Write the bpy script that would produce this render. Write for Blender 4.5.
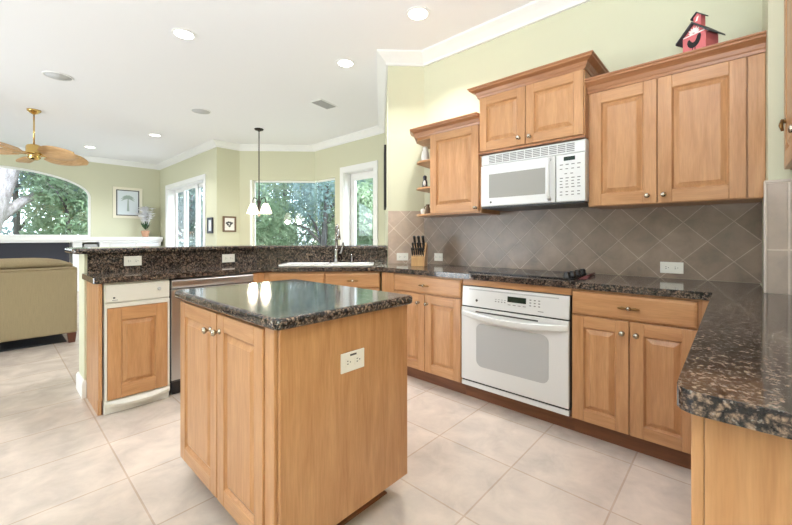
import bpy, bmesh, math, random
from mathutils import Vector, Matrix
random.seed(7)
for o in list(bpy.data.objects): bpy.data.objects.remove(o)
S = bpy.context.scene
COL = S.collection
PI = math.pi

# ------------------------------------------------------------------ camera
H_CAM = 1.165
cam_d = bpy.data.cameras.new('camera'); cam = bpy.data.objects.new('camera', cam_d); COL.objects.link(cam)
cam.location = (0, 0, H_CAM); cam.rotation_euler = (PI/2, 0, -math.radians(47.45))
cam_d.sensor_width = 36.0; cam_d.lens = 369/792*36; cam_d.shift_y = -25/792
cam_d.clip_start = 0.02; cam_d.clip_end = 200
S.camera = cam

# ------------------------------------------------------------------ world, exposure
world = bpy.data.worlds.new('world'); S.world = world; world.use_nodes = True
wn = world.node_tree; wn.nodes.clear()
w_out = wn.nodes.new('ShaderNodeOutputWorld'); w_bg = wn.nodes.new('ShaderNodeBackground')
w_sky = wn.nodes.new('ShaderNodeTexSky'); w_hs = wn.nodes.new('ShaderNodeHueSaturation')
w_sky.sky_type = 'NISHITA'; w_sky.sun_disc = False; w_sky.sun_elevation = math.radians(48)
w_sky.sun_rotation = math.radians(160)
w_hs.inputs['Saturation'].default_value = 0.35
w_bg.inputs['Strength'].default_value = 1.25
wn.links.new(w_sky.outputs[0], w_hs.inputs['Color']); wn.links.new(w_hs.outputs[0], w_bg.inputs['Color'])
wn.links.new(w_bg.outputs[0], w_out.inputs['Surface'])
S.view_settings.view_transform = 'Standard'; S.view_settings.look = 'None'
S.view_settings.gamma = 1.0; S.view_settings.use_curve_mapping = False
S.view_settings.exposure = 0.04

def area_light(name, loc, target, sx, sy, power, color=(1, 1, 1)):
    d = bpy.data.lights.new(name, 'AREA'); d.shape = 'RECTANGLE'; d.size = sx; d.size_y = sy
    d.energy = power; d.color = color
    o = bpy.data.objects.new(name, d); COL.objects.link(o); o.location = loc
    o.rotation_euler = (Vector(target)-Vector(loc)).to_track_quat('-Z', 'Y').to_euler()
    return o
# fill lamps added out of view, aimed up to brighten kitchen and living area
area_light('kitchen_bounce_fill', (-0.6, -0.5, 1.3), (-0.601, -0.5, 3.0), 1.4, 1.0, 390, (0.85, 0.93, 1.0))
area_light('living_bounce_fill', (-4.2, 5.5, 0.9), (-1.2, 5.8, 3.0), 3.0, 2.0, 240, (0.87, 0.94, 1.0))
sun_d = bpy.data.lights.new('sun', 'SUN'); sun_d.energy = 4.5; sun_d.angle = 0.01; sun_d.color = (1, 0.96, 0.9)
sun = bpy.data.objects.new('sun', sun_d); COL.objects.link(sun); sun.rotation_euler = (math.radians(36), 0, math.radians(18))

# ------------------------------------------------------------------ materials
def lin(c):
    c /= 255.0
    return c/12.92 if c <= 0.04045 else ((c+0.055)/1.055)**2.4
def rgb(r, g, b): return (lin(r), lin(g), lin(b), 1)
def new_mat(name, col=(0.8, 0.8, 0.8, 1), rough=0.5, metal=0.0, spec=0.5, coat=0.0, emit=None, estr=0.0):
    m = bpy.data.materials.new(name); m.use_nodes = True
    p = m.node_tree.nodes['Principled BSDF']
    p.inputs['Base Color'].default_value = col; p.inputs['Roughness'].default_value = rough
    p.inputs['Metallic'].default_value = metal; p.inputs['Specular IOR Level'].default_value = spec
    p.inputs['Coat Weight'].default_value = coat; p.inputs['Coat Roughness'].default_value = 0.08
    if emit: p.inputs['Emission Color'].default_value = emit; p.inputs['Emission Strength'].default_value = estr
    return m
def N(m, t): return m.node_tree.nodes.new(t)
def L(m, a, b): m.node_tree.links.new(a, b)
def P(m): return m.node_tree.nodes['Principled BSDF']
def coords(m, scale=(1, 1, 1), loc=(0, 0, 0), rand=False, rot=(0, 0, 0)):
    tc = N(m, 'ShaderNodeTexCoord'); mp = N(m, 'ShaderNodeMapping')
    mp.inputs['Scale'].default_value = scale; mp.inputs['Location'].default_value = loc; mp.inputs['Rotation'].default_value = rot
    if rand:
        oi = N(m, 'ShaderNodeObjectInfo'); ml = N(m, 'ShaderNodeMath'); ml.operation = 'MULTIPLY'; ml.inputs[1].default_value = 37.0
        L(m, oi.outputs['Random'], ml.inputs[0])
        ad = N(m, 'ShaderNodeVectorMath'); ad.operation = 'ADD'
        L(m, tc.outputs['Object'], ad.inputs[0]); L(m, ml.outputs[0], ad.inputs[1]); L(m, ad.outputs[0], mp.inputs['Vector'])
    else: L(m, tc.outputs['Object'], mp.inputs['Vector'])
    return mp.outputs['Vector']
def ramp(m, fac, stops):
    r = N(m, 'ShaderNodeValToRGB'); e = r.color_ramp.elements
    while len(e) < len(stops): e.new(0.5)
    for i, (p, c) in enumerate(stops): e[i].position = p; e[i].color = c
    L(m, fac, r.inputs['Fac']); return r.outputs['Color']
def noise(m, vec, scale, detail=3, rough=0.5, dist=0.0):
    n = N(m, 'ShaderNodeTexNoise'); n.inputs['Scale'].default_value = scale; n.inputs['Detail'].default_value = detail
    n.inputs['Roughness'].default_value = rough; n.inputs['Distortion'].default_value = dist
    if vec is not None: L(m, vec, n.inputs['Vector'])
    return n
def mixc(m, fac, a, b, mode='MIX'):
    x = N(m, 'ShaderNodeMix'); x.data_type = 'RGBA'; x.blend_type = mode
    for sock, v in ((x.inputs['Factor'], fac), (x.inputs['A'], a), (x.inputs['B'], b)):
        pass
    fs, A, B = x.inputs[0], x.inputs[6], x.inputs[7]
    for s_, v in ((fs, fac), (A, a), (B, b)):
        if hasattr(v, 'links'): L(m, v, s_)
        else: s_.default_value = v
    return x.outputs[2]
def bump(m, height, strength=0.2, dist=0.002):
    b = N(m, 'ShaderNodeBump'); b.inputs['Strength'].default_value = strength; b.inputs['Distance'].default_value = dist
    L(m, height, b.inputs['Height']); L(m, b.outputs['Normal'], P(m).inputs['Normal'])

def wood(name, a, b, horiz=False, rough=0.34, dark=None):
    m = new_mat(name, rough=rough, spec=0.45, coat=0.12)
    sc = (1.3, 11, 11) if horiz else (11, 11, 1.3)
    v = coords(m, sc, rand=True)
    n1 = noise(m, v, 2.2, 5, 0.55, 0.6)
    c1 = ramp(m, n1.outputs['Fac'], [(0.32, b), (0.68, a)])
    v2 = coords(m, (6, 90, 90) if horiz else (90, 90, 6), rand=True)
    n2 = noise(m, v2, 2.0, 2, 0.5)
    c2 = ramp(m, n2.outputs['Fac'], [(0.35, (0.80, 0.78, 0.76, 1)), (0.65, (1, 1, 1, 1))])
    out = mixc(m, 0.55, c1, c2, 'MULTIPLY')
    L(m, out, P(m).inputs['Base Color']); bump(m, n2.outputs['Fac'], 0.05, 0.001)
    return m
WA, WB = rgb(197, 149, 105), rgb(177, 127, 84)
M = {}
M['wood'] = wood('maple_wood', WA, WB)
M['wood_h'] = wood('maple_wood_crosswise', WA, WB, True)
M['crown_wood'] = wood('maple_crown_wood', rgb(172, 120, 82), rgb(150, 100, 66), True)
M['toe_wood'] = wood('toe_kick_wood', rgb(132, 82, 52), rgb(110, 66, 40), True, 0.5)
M['block_wood'] = wood('knife_block_wood', rgb(214, 172, 122), rgb(196, 150, 100))

m = M['granite'] = new_mat('brown_granite', rough=0.09, spec=0.42, coat=0.08)
P(m).inputs['Coat Roughness'].default_value = 0.03
v = coords(m)
nd = noise(m, v, 44, 4, 0.65)
vm = N(m, 'ShaderNodeVectorMath'); vm.operation = 'MULTIPLY_ADD'; vm.inputs[1].default_value = (0.034, 0.034, 0.034)
L(m, nd.outputs['Color'], vm.inputs[0]); L(m, v, vm.inputs[2])
vo = N(m, 'ShaderNodeTexVoronoi'); vo.inputs['Scale'].default_value = 96; L(m, vm.outputs[0], vo.inputs['Vector'])
c1 = ramp(m, vo.outputs['Distance'], [(0.0, rgb(158, 136, 116)), (0.28, rgb(130, 109, 93)), (0.50, rgb(80, 68, 61)), (0.72, rgb(30, 28, 30))])
n3 = noise(m, v, 46, 4, 0.7)
f3 = ramp(m, n3.outputs['Fac'], [(0.46, (0, 0, 0, 1)), (0.60, (0.95, 0.95, 0.95, 1))])
c2 = mixc(m, f3, c1, rgb(24, 25, 28))
n4 = noise(m, v, 120, 2, 0.5)
f4 = ramp(m, n4.outputs['Fac'], [(0.62, (0, 0, 0, 1)), (0.72, (0.6, 0.6, 0.6, 1))])
c3 = mixc(m, f4, c2, rgb(150, 142, 135))
L(m, c3, P(m).inputs['Base Color'])

def brick_mat(name, size, loc, c_a, c_b, c_m, mortar, rough, rot45=False, mott=6.0, spec=0.5, patch=(0.82, 1.06)):
    m = new_mat(name, rough=rough, spec=spec)
    tc = N(m, 'ShaderNodeTexCoord')
    sep = N(m, 'ShaderNodeSeparateXYZ'); L(m, tc.outputs['Object'], sep.inputs[0])
    cmb = N(m, 'ShaderNodeCombineXYZ')
    def mth(op, a, b):
        x = N(m, 'ShaderNodeMath'); x.operation = op
        for i, q in enumerate((a, b)):
            if hasattr(q, 'links'): L(m, q, x.inputs[i])
            else: x.inputs[i].default_value = q
        return x.outputs[0]
    if rot45 is False:
        ux, uy = mth('SUBTRACT', sep.outputs['X'], loc[0]), mth('SUBTRACT', sep.outputs['Y'], loc[1])
    elif rot45 == 'xz':
        ux, uy = mth('SUBTRACT', sep.outputs['X'], loc[0]), mth('SUBTRACT', sep.outputs['Z'], loc[1])
    else:   # diagonal lattice on an upright wall: local x is along the wall, z is up
        a = mth('SUBTRACT', sep.outputs['Z'], sep.outputs['X']); b = mth('ADD', sep.outputs['Z'], sep.outputs['X'])
        ux, uy = mth('SUBTRACT', a, loc[0]), mth('SUBTRACT', b, loc[1])
    L(m, ux, cmb.inputs[0]); L(m, uy, cmb.inputs[1])
    br = N(m, 'ShaderNodeTexBrick'); br.offset = 0.0; br.squash = 1.0
    w, h = size if isinstance(size, tuple) else (size, size)
    br.inputs['Scale'].default_value = 1.0; br.inputs['Brick Width'].default_value = w; br.inputs['Row Height'].default_value = h
    br.inputs['Mortar Size'].default_value = mortar; br.inputs['Mortar Smooth'].default_value = 0.2; br.inputs['Bias'].default_value = 0.0
    br.inputs['Color1'].default_value = c_a; br.inputs['Color2'].default_value = c_b; br.inputs['Mortar'].default_value = c_m
    L(m, cmb.outputs[0], br.inputs['Vector'])
    n1 = noise(m, tc.outputs['Object'], mott, 5, 0.6, 0.4)
    mc = ramp(m, n1.outputs['Fac'], [(0.3, (patch[0],)*3+(1,)), (0.7, (patch[1], patch[1]*0.99, patch[1]*0.97, 1))])
    out = mixc(m, 1.0, br.outputs['Color'], mc, 'MULTIPLY')
    L(m, out, P(m).inputs['Base Color'])
    inv = N(m, 'ShaderNodeMath'); inv.operation = 'SUBTRACT'; inv.inputs[0].default_value = 1.0; L(m, br.outputs['Fac'], inv.inputs[1])
    bump(m, inv.outputs[0], 0.4, 0.003)
    return m
M['floor'] = brick_mat('beige_floor_tile', 0.4445, (0.44-4.445, 0.39-4.445), rgb(210, 197, 186), rgb(200, 187, 176), rgb(188, 170, 155), 0.0042, 0.24, mott=5.5, patch=(0.80, 1.09))
M['splash'] = brick_mat('diagonal_grey_brown_tile', 0.2365, (0.08-2.365, 0.0745-2.365), rgb(148, 129, 115), rgb(134, 116, 103), rgb(182, 164, 148), 0.0036, 0.32, rot45=True, mott=8, patch=(0.66, 1.14))
M['splash_lit'] = brick_mat('diagonal_tile_lit_pinkish', 0.2365, (1.138-0.177-2.365, 1.138+0.177-2.365), rgb(190, 168, 152), rgb(178, 156, 140), rgb(216, 200, 186), 0.0042, 0.32, rot45=True, mott=9, patch=(0.82, 1.1))  # diagonal tile with the light on the pier put into its colour
M['splash_col'] = brick_mat('straight_pinkish_tile', (0.155, 0.312), (-0.283, 0.796), rgb(186, 170, 158), rgb(176, 160, 148), rgb(222, 210, 198), 0.0042, 0.3, rot45='xz', mott=9, patch=(0.82, 1.1))
M['bullnose'] = new_mat('pale_tile_edge', rgb(205, 192, 180), 0.35)

def paint(name, col, rough=0.7, bscale=180, bs=0.05):
    m = new_mat(name, col, rough, spec=0.25)
    n = noise(m, coords(m), bscale, 2); bump(m, n.outputs['Fac'], bs, 0.002)
    return m
M['green'] = paint('sage_green_paint', rgb(207, 206, 180))
M['ceil'] = paint('white_ceiling_paint', rgb(240, 240, 242), 0.8, 60, 0.12)
M['trim'] = new_mat('white_trim_paint', rgb(238, 238, 236), 0.4)
M['white'] = new_mat('white_enamel', rgb(226, 227, 227), 0.25, spec=0.5, coat=0.2)
M['white2'] = new_mat('off_white_plastic', rgb(226, 222, 212), 0.35)
M['grey_glass'] = new_mat('grey_oven_window', rgb(186, 188, 190), 0.18, spec=0.6)
M['mw_glass'] = new_mat('grey_microwave_window', rgb(150, 148, 144), 0.22, spec=0.6)
M['black'] = new_mat('black_plastic', rgb(22, 22, 24), 0.35)
M['black_glass'] = new_mat('black_ceramic_glass', rgb(12, 12, 14), 0.05, spec=0.6)
M['dark_grey'] = new_mat('dark_grey', rgb(70, 70, 70), 0.5)
M['grey_mark'] = new_mat('grey_print', rgb(120, 120, 120), 0.5)
M['display'] = new_mat('dark_green_display', rgb(28, 48, 40), 0.2)
M['steel'] = new_mat('stainless_steel', rgb(190, 188, 186), 0.28, metal=1.0)
M['chrome'] = new_mat('chrome', rgb(150, 148, 146), 0.2, metal=1.0)
M['nickel'] = new_mat('nickel', rgb(178, 170, 156), 0.22, metal=1.0)
M['bronze'] = new_mat('antique_brass', rgb(128, 96, 58), 0.35, metal=0.9)
M['brass'] = new_mat('polished_brass', rgb(214, 180, 112), 0.2, metal=1.0)
M['iron'] = new_mat('dark_bronze_iron', rgb(60, 54, 48), 0.45, metal=0.6)
M['sink'] = new_mat('white_sink_enamel', rgb(244, 243, 240), 0.12, coat=0.4)
M['outlet'] = new_mat('white_outlet_plastic', rgb(240, 237, 228), 0.35)
M['red'] = new_mat('dark_red_plastic', rgb(96, 32, 36), 0.4)
M['lens'] = new_mat('lamp_lens', (1, 1, 1, 1), 0.5, emit=(1, 0.97, 0.92, 1), estr=9.0)
M['shade'] = new_mat('glowing_glass_shade', (1, 0.95, 0.85, 1), 0.4, emit=(1, 0.86, 0.66, 1), estr=5.0)
M['palm'] = wood('woven_palm_blade', rgb(226, 188, 138), rgb(202, 158, 108), True, 0.6)
M['pink'] = new_mat('pink_red_paint', rgb(204, 108, 110), 0.6)
M['roof'] = new_mat('charcoal_roof_paint', rgb(62, 62, 66), 0.6)
M['matte_white'] = new_mat('matte_white', rgb(236, 234, 228), 0.6)
M['matte_black'] = new_mat('matte_black', rgb(18, 16, 16), 0.6)
M['navy'] = new_mat('dark_navy', rgb(38, 40, 52), 0.5)
M['sofa_leg'] = new_mat('dark_brown_leg', rgb(92, 50, 34), 0.4)
M['frame_cream'] = new_mat('cream_frame', rgb(232, 226, 206), 0.5)
M['frame_brown'] = new_mat('brown_frame', rgb(104, 80, 58), 0.5)
M['art_blue'] = new_mat('pale_blue_art', rgb(214, 222, 226), 0.6)
M['art_green'] = new_mat('grey_green_ink', rgb(160, 176, 168), 0.7)
M['terracotta'] = new_mat('terracotta', rgb(196, 150, 122), 0.7)
M['petal'] = new_mat('white_petal', rgb(250, 249, 250), 0.6)
M['leaf'] = new_mat('dark_leaf', rgb(60, 92, 58), 0.5)
M['ceramic_grey'] = new_mat('grey_white_ceramic', rgb(226, 225, 220), 0.35)
M['speaker'] = new_mat('light_grey_grille', rgb(200, 200, 200), 0.7)
M['vent'] = new_mat('grey_vent', rgb(176, 176, 176), 0.6)

m = M['fabric'] = new_mat('olive_beige_fabric', rough=0.9, spec=0.15)
n = noise(m, coords(m), 260, 3, 0.7)
n_b = noise(m, coords(m, (60, 60, 3)), 3, 2)
cc = ramp(m, n.outputs['Fac'], [(0.3, rgb(144, 128, 100)), (0.7, rgb(172, 156, 126))])
cb = ramp(m, n_b.outputs['Fac'], [(0.3, (0.88, 0.88, 0.88, 1)), (0.7, (1, 1, 1, 1))])
L(m, mixc(m, 1.0, cc, cb, 'MULTIPLY'), P(m).inputs['Base Color']); bump(m, n.outputs['Fac'], 0.3, 0.002)

m = M['bark'] = new_mat('tree_bark', rough=0.9)
n = noise(m, coords(m, (9, 9, 2)), 2, 5, 0.7)
L(m, ramp(m, n.outputs['Fac'], [(0.3, rgb(104, 96, 92)), (0.7, rgb(176, 168, 168))]), P(m).inputs['Base Color'])
m = M['bark_dark'] = new_mat('dark_tree_bark', rough=0.9)
n = noise(m, coords(m, (9, 9, 2)), 2, 5, 0.7)
L(m, ramp(m, n.outputs['Fac'], [(0.3, rgb(58, 54, 56)), (0.7, rgb(104, 98, 98))]), P(m).inputs['Base Color'])
def leafmat(name, a, b, c):
    m = new_mat(name, rough=0.5, spec=0.3)
    n = noise(m, coords(m), 1.7, 4, 0.7)
    L(m, ramp(m, n.outputs['Fac'], [(0.32, a), (0.5, b), (0.68, c)]), P(m).inputs['Base Color'])
    p = P(m); tr = N(m, 'ShaderNodeBsdfTranslucent'); tr.inputs['Color'].default_value = c
    ms = N(m, 'ShaderNodeMixShader'); ms.inputs[0].default_value = 0.35
    L(m, p.outputs[0], ms.inputs[1]); L(m, tr.outputs[0], ms.inputs[2])
    L(m, ms.outputs[0], m.node_tree.nodes['Material Output'].inputs['Surface'])
    return m
M['leaves'] = leafmat('green_leaves', rgb(84, 112, 82), rgb(132, 158, 122), rgb(198, 212, 182))
M['leaves2'] = leafmat('blue_green_leaves', rgb(68, 92, 92), rgb(110, 138, 136), rgb(178, 198, 196))
M['ground'] = paint('garden_ground', rgb(120, 128, 96), 0.9, 8, 0.3)
M['patio'] = paint('pale_patio_stone', rgb(206, 204, 198), 0.8, 8, 0.1)

m = M['glass'] = bpy.data.materials.new('window_glass'); m.use_nodes = True
nt = m.node_tree; nt.nodes.clear()
o_ = N(m, 'ShaderNodeOutputMaterial'); t_ = N(m, 'ShaderNodeBsdfTransparent'); g_ = N(m, 'ShaderNodeBsdfGlossy')
fr = N(m, 'ShaderNodeLayerWeight'); ms = N(m, 'ShaderNodeMixShader')
t_.inputs['Color'].default_value = (0.88, 0.93, 0.97, 1); g_.inputs['Roughness'].default_value = 0.0; fr.inputs['Blend'].default_value = 0.5
pw = N(m, 'ShaderNodeMath'); pw.operation = 'POWER'; pw.inputs[1].default_value = 5.0; L(m, fr.outputs['Facing'], pw.inputs[0])
fm_ = N(m, 'ShaderNodeMath'); fm_.operation = 'MULTIPLY_ADD'; fm_.inputs[1].default_value = 0.94; fm_.inputs[2].default_value = 0.045; L(m, pw.outputs[0], fm_.inputs[0])
L(m, fm_.outputs[0], ms.inputs[0]); L(m, t_.outputs[0], ms.inputs[1]); L(m, g_.outputs[0], ms.inputs[2]); L(m, ms.outputs[0], o_.inputs['Surface'])

# ------------------------------------------------------------------ mesh builder
class MB:
    def __init__(s): s.v = []; s.f = []; s.mi = []; s.sm = []
    def add(s, verts, faces, mi=0, smooth=False):
        b = len(s.v); s.v += [tuple(v) for v in verts]
        for f in faces: s.f.append([b+i for i in f]); s.mi.append(mi); s.sm.append(smooth)
        return s
    def box(s, x0, x1, y0, y1, z0, z1, mi=0):
        x0, x1 = min(x0, x1), max(x0, x1); y0, y1 = min(y0, y1), max(y0, y1); z0, z1 = min(z0, z1), max(z0, z1)
        vs = [(x, y, z) for z in (z0, z1) for y in (y0, y1) for x in (x0, x1)]
        return s.add(vs, [(0, 2, 3, 1), (4, 5, 7, 6), (0, 1, 5, 4), (2, 6, 7, 3), (0, 4, 6, 2), (1, 3, 7, 5)], mi)
    def hexa(s, bottom, top, mi=0):
        n = len(bottom)
        return s.add(list(bottom)+list(top), [tuple(reversed(range(n))), tuple(range(n, 2*n))]+[(i, (i+1) % n, n+(i+1) % n, n+i) for i in range(n)], mi)
    def prism(s, pts, z0, z1, mi=0):          # ccw convex or simple ngon, extruded along z
        return s.hexa([(x, y, z0) for x, y in pts], [(x, y, z1) for x, y in pts], mi)
    def prism_y(s, pts, y0, y1, mi=0):        # outline in x,z extruded along y
        return s.hexa([(x, y0, z) for x, z in pts], [(x, y1, z) for x, z in pts], mi)
    def prism_x(s, pts, x0, x1, mi=0):        # outline in y,z extruded along x
        return s.hexa([(x0, y, z) for y, z in pts], [(x1, y, z) for y, z in pts], mi)
    def lathe(s, prof, origin=(0, 0, 0), axis='z', seg=20, mi=0):
        o = Vector(origin); rings = []
        for r, h in prof:
            ring = []
            for k in range(seg):
                a = 2*PI*k/seg; p = (r*math.cos(a), r*math.sin(a), h)
                if axis == 'y': p = (p[0], -p[2], p[1])       # points towards -y
                elif axis == 'x': p = (p[2], p[0], p[1])
                ring.append(o+Vector(p))
            rings.append(ring)
        vs = [p for r in rings for p in r]; fs = []
        for i in range(len(rings)-1):
            for k in range(seg):
                k2 = (k+1) % seg
                fs.append((i*seg+k, i*seg+k2, (i+1)*seg+k2, (i+1)*seg+k))
        fs.append(tuple(reversed(range(seg)))); fs.append(tuple((len(rings)-1)*seg+k for k in range(seg)))
        return s.add(vs, fs, mi, True)
    def tube(s, pts, r, seg=10, mi=0):
        pts = [Vector(p) for p in pts]; n = len(pts); rs = r if isinstance(r, (list, tuple)) else [r]*n
        vs = []; fs = []; up = None
        for i, p in enumerate(pts):
            t = (pts[min(i+1, n-1)]-pts[max(i-1, 0)]).normalized()
            if up is None: up = Vector((0, 0, 1)) if abs(t.z) < 0.9 else Vector((1, 0, 0))
            a = t.cross(up).normalized(); b = a.cross(t).normalized(); up = b
            for k in range(seg):
                q = 2*PI*k/seg; vs.append(p+(a*math.cos(q)+b*math.sin(q))*rs[i])
        for i in range(n-1):
            for k in range(seg):
                k2 = (k+1) % seg; fs.append((i*seg+k, i*seg+k2, (i+1)*seg+k2, (i+1)*seg+k))
        fs.append(tuple(reversed(range(seg)))); fs.append(tuple((n-1)*seg+k for k in range(seg)))
        return s.add(vs, fs, mi, True)
    def sphere(s, c, r, seg=14, rings=8, mi=0, sc=(1, 1, 1)):
        prof = [(max(r*math.sin(PI*i/rings), 1e-4), -r*math.cos(PI*i/rings)) for i in range(rings+1)]
        b = len(s.v); s.lathe(prof, (0, 0, 0), 'z', seg, mi)
        for i in range(b, len(s.v)):
            x, y, z = s.v[i]; s.v[i] = (c[0]+x*sc[0], c[1]+y*sc[1], c[2]+z*sc[2])
        return s
    def sweep(s, path, prof, side=1, closed=False, mi=0):
        # path: plan points; prof: (offset to the side, z); side=1 is the left of the path
        pts = [Vector(p) for p in path]; n = len(pts); base = len(s.v); k = len(prof); vs = []
        for i, p in enumerate(pts):
            d0 = (p-pts[i-1]).normalized() if (i > 0 or closed) else None
            d1 = (pts[(i+1) % n]-p).normalized() if (i < n-1 or closed) else None
            d0 = d0 or d1; d1 = d1 or d0
            n0 = Vector((-d0.y, d0.x))*side; n1 = Vector((-d1.y, d1.x))*side
            mvec = (n0+n1).normalized(); mvec = mvec/max(mvec.dot(n0), 0.2)
            for (o, z) in prof: q = p+mvec*o; vs.append((q.x, q.y, z))
        fs = []
        for i in range(n if closed else n-1):
            j = (i+1) % n
            for a in range(k):
                b = (a+1) % k; fs.append((i*k+a, i*k+b, j*k+b, j*k+a))
        if not closed: fs.append(tuple(range(k))); fs.append(tuple((n-1)*k+a for a in reversed(range(k))))
        return s.add(vs, fs, mi)
    def xf(s, mat, start=0):
        for i in range(start, len(s.v)): s.v[i] = tuple(mat @ Vector(s.v[i]))
        return s
    def build(s, name, mats, parent=None, bevel=0.0, seg=2, world=False):
        if not isinstance(mats, (list, tuple)): mats = [mats]
        vs = s.v
        if world and parent is not None:
            inv = root_matrix(parent).inverted(); vs = [tuple(inv @ Vector(v)) for v in vs]
        me = bpy.data.meshes.new(name); me.from_pydata([tuple(v) for v in vs], [], s.f)
        for m_ in mats: me.materials.append(m_)
        for p, a, b in zip(me.polygons, s.mi, s.sm): p.material_index = a; p.use_smooth = b
        bm = bmesh.new(); bm.from_mesh(me); bmesh.ops.recalc_face_normals(bm, faces=bm.faces); bm.to_mesh(me); bm.free()
        o = bpy.data.objects.new(name, me); COL.objects.link(o)
        if parent is not None: o.parent = parent
        if bevel > 0:
            bv = o.modifiers.new('bevel', 'BEVEL'); bv.width = bevel; bv.segments = seg; bv.limit_method = 'ANGLE'; bv.angle_limit = math.radians(35)
        return o
def root_matrix(o):
    mtx = Matrix.Translation(o.location) @ o.rotation_euler.to_matrix().to_4x4()
    return root_matrix(o.parent) @ mtx if o.parent else mtx
def plate(outer, holes, z0, z1):
    """flat slab with holes, outlines in x,y"""
    bm = bmesh.new()
    def loop(pts):
        vs = [bm.verts.new((x, y, z1)) for x, y in pts]
        return [bm.edges.new((vs[i], vs[(i+1) % len(vs)])) for i in range(len(vs))]
    es = loop(outer)
    for h in holes: es += loop(h)
    bmesh.ops.triangle_fill(bm, use_beauty=True, use_dissolve=False, edges=es)
    bmesh.ops.dissolve_limit(bm, angle_limit=0.01, verts=bm.verts[:], edges=bm.edges[:]) if not holes else None
    r = bmesh.ops.extrude_face_region(bm, geom=bm.faces[:])
    bmesh.ops.translate(bm, verts=[g for g in r['geom'] if isinstance(g, bmesh.types.BMVert)], vec=(0, 0, z0-z1))
    bm.verts.index_update(); mb = MB()
    mb.add([tuple(v.co) for v in bm.verts], [tuple(v.index for v in f.verts) for f in bm.faces]); bm.free()
    return mb
def tag(o, label, cat, group=None):
    o['label'] = label; o['category'] = cat
    if group: o['group'] = group
    return o
def thing(name, label, cat, loc=(0, 0, 0), rotz=0.0, group=None):
    o = bpy.data.objects.new(name, None); COL.objects.link(o); o.empty_display_size = 0.1
    o.location = loc; o.rotation_euler = (0, 0, rotz); return tag(o, label, cat, group)
def struct(o): o['kind'] = 'structure'; return o
def dup(root, loc, rotz, label, group=None):
    r = root.copy(); COL.objects.link(r); r.location = loc; r.rotation_euler = (0, 0, rotz); r['label'] = label
    if group: r['group'] = group
    for ch in list(root.children):
        c = ch.copy(); COL.objects.link(c); c.parent = r
        for g in list(ch.children):
            d = g.copy(); COL.objects.link(d); d.parent = c
    return r
R = math.radians
RUN, DIAG = R(-90), R(-45)

# ------------------------------------------------------------------ the setting
CZ = 3.0
WT = 0.14
plan = [(-7, -6), (3.08, -6), (3.08, 2.40), (4.58, 3.95), (4.58, 6.32), (3.40, 7.49), (3.09, 7.49), (3.09, 11.03), (-7, 11.03)]
struct(plate(plan, [], -0.1, 0).build('floor', M['floor']))
struct(plate(plan, [], CZ, CZ+0.12).build('ceiling', M['ceil']))
XR = 2.94
# range wall, the tiled column right of it and the wall behind the right peninsula
struct(MB().box(XR, XR+WT, -0.115, 2.36, 0, CZ).build('wall_range', M['green']))
struct(MB().box(2.45, XR+WT, -0.60, -0.115, 0, CZ).build('wall_column', M['green']))
struct(MB().box(-1.4, 2.45, -0.62, -0.50, 0, CZ).build('wall_right', M['green']))
struct(MB().box(-5.2, -5.06, -6, 11.03, 0, CZ).build('wall_left', M['green']))
mb = MB()
for (xa, xb, za, zb) in ((-5.06, -3.2, 0, CZ), (0.8, 3.08, 0, CZ), (-3.2, 0.8, 2.3, CZ), (-3.2, 0.8, 0, 0.8)): mb.box(xa, xb, -6.0, -5.86, za, zb)
struct(mb.build('wall_back', M['green']))
struct(MB().box(2.94, 3.08, -5.86, -0.601, 0, CZ).build('wall_right_back', M['green']))
# the 45 degree pier and the passage wall behind it
pA, pB = (2.94, 2.31), (2.68, 2.57); eB = (4.36, 4.25)
struct(MB().prism([pA, pB, (pB[0]+0.1, pB[1]+0.1), (pA[0]+0.14, pA[1]+0.06)], 0, CZ).build('wall_pier', M['green']))
struct(MB().prism([(pB[0]+0.1, pB[1]+0.1), (pB[0]+0.2, pB[1]), (eB[0]+0.1, eB[1]-0.1), eB], 0, CZ).build('wall_passage', M['green']))
# breakfast nook: door wall, angled window wall
NX = 4.36; NW = 0.22; SW0 = 0.0
N2 = (4.36, 6.22); N3 = (3.31, 7.27); N4 = (2.87, 7.27); N5 = (2.87, 10.83)
WZ0, WZ1 = 0.55, 2.31
mb = MB()
mb.box(NX, NX+NW, 4.15, 4.51, 0, CZ); mb.box(NX, NX+NW, 4.51, 5.30, 2.36, CZ); mb.box(NX, NX+NW, 5.30, 5.57, 0, CZ)
mb.box(NX, NX+NW, 5.57, 6.22, WZ1, CZ); mb.box(NX, NX+NW, 5.57, 6.22, 0, WZ0)
struct(mb.build('wall_nook_door', M['green']))
def dg(t, off=0.0):      # point on the nook's angled wall, t metres from its corner with the door wall
    q = math.sqrt(0.5); return (N2[0]-q*t+q*off, N2[1]+q*t+q*off)
dl = math.hypot(N2[0]-N3[0], N2[1]-N3[1]); dw = 1.235
mb = MB()
mb.prism([dg(dw), dg(dw, NW), dg(dl, NW), dg(dl)], 0, CZ)
mb.prism([dg(0), dg(0, NW), dg(dw, NW), dg(dw)], WZ1, CZ); mb.prism([dg(0), dg(0, NW), dg(dw, NW), dg(dw)], 0, WZ0)
struct(mb.build('wall_nook_window', M['green']))
struct(MB().box(N4[0]+SW0, N3[0]+0.06, 7.27, 7.27+NW, 0, CZ).build('wall_nook_side', M['green']))
SX = 2.87; SW = 0.22; SY0, SY1, SZ = 7.90, 10.22, 2.35
mb = MB(); mb.box(SX, SX+SW, 7.27+NW, SY0, 0, CZ); mb.box(SX, SX+SW, SY0, SY1, SZ, CZ); mb.box(SX, SX+SW, SY1, 11.0, 0, CZ)
struct(mb.build('wall_sliding_door', M['green']))
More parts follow.
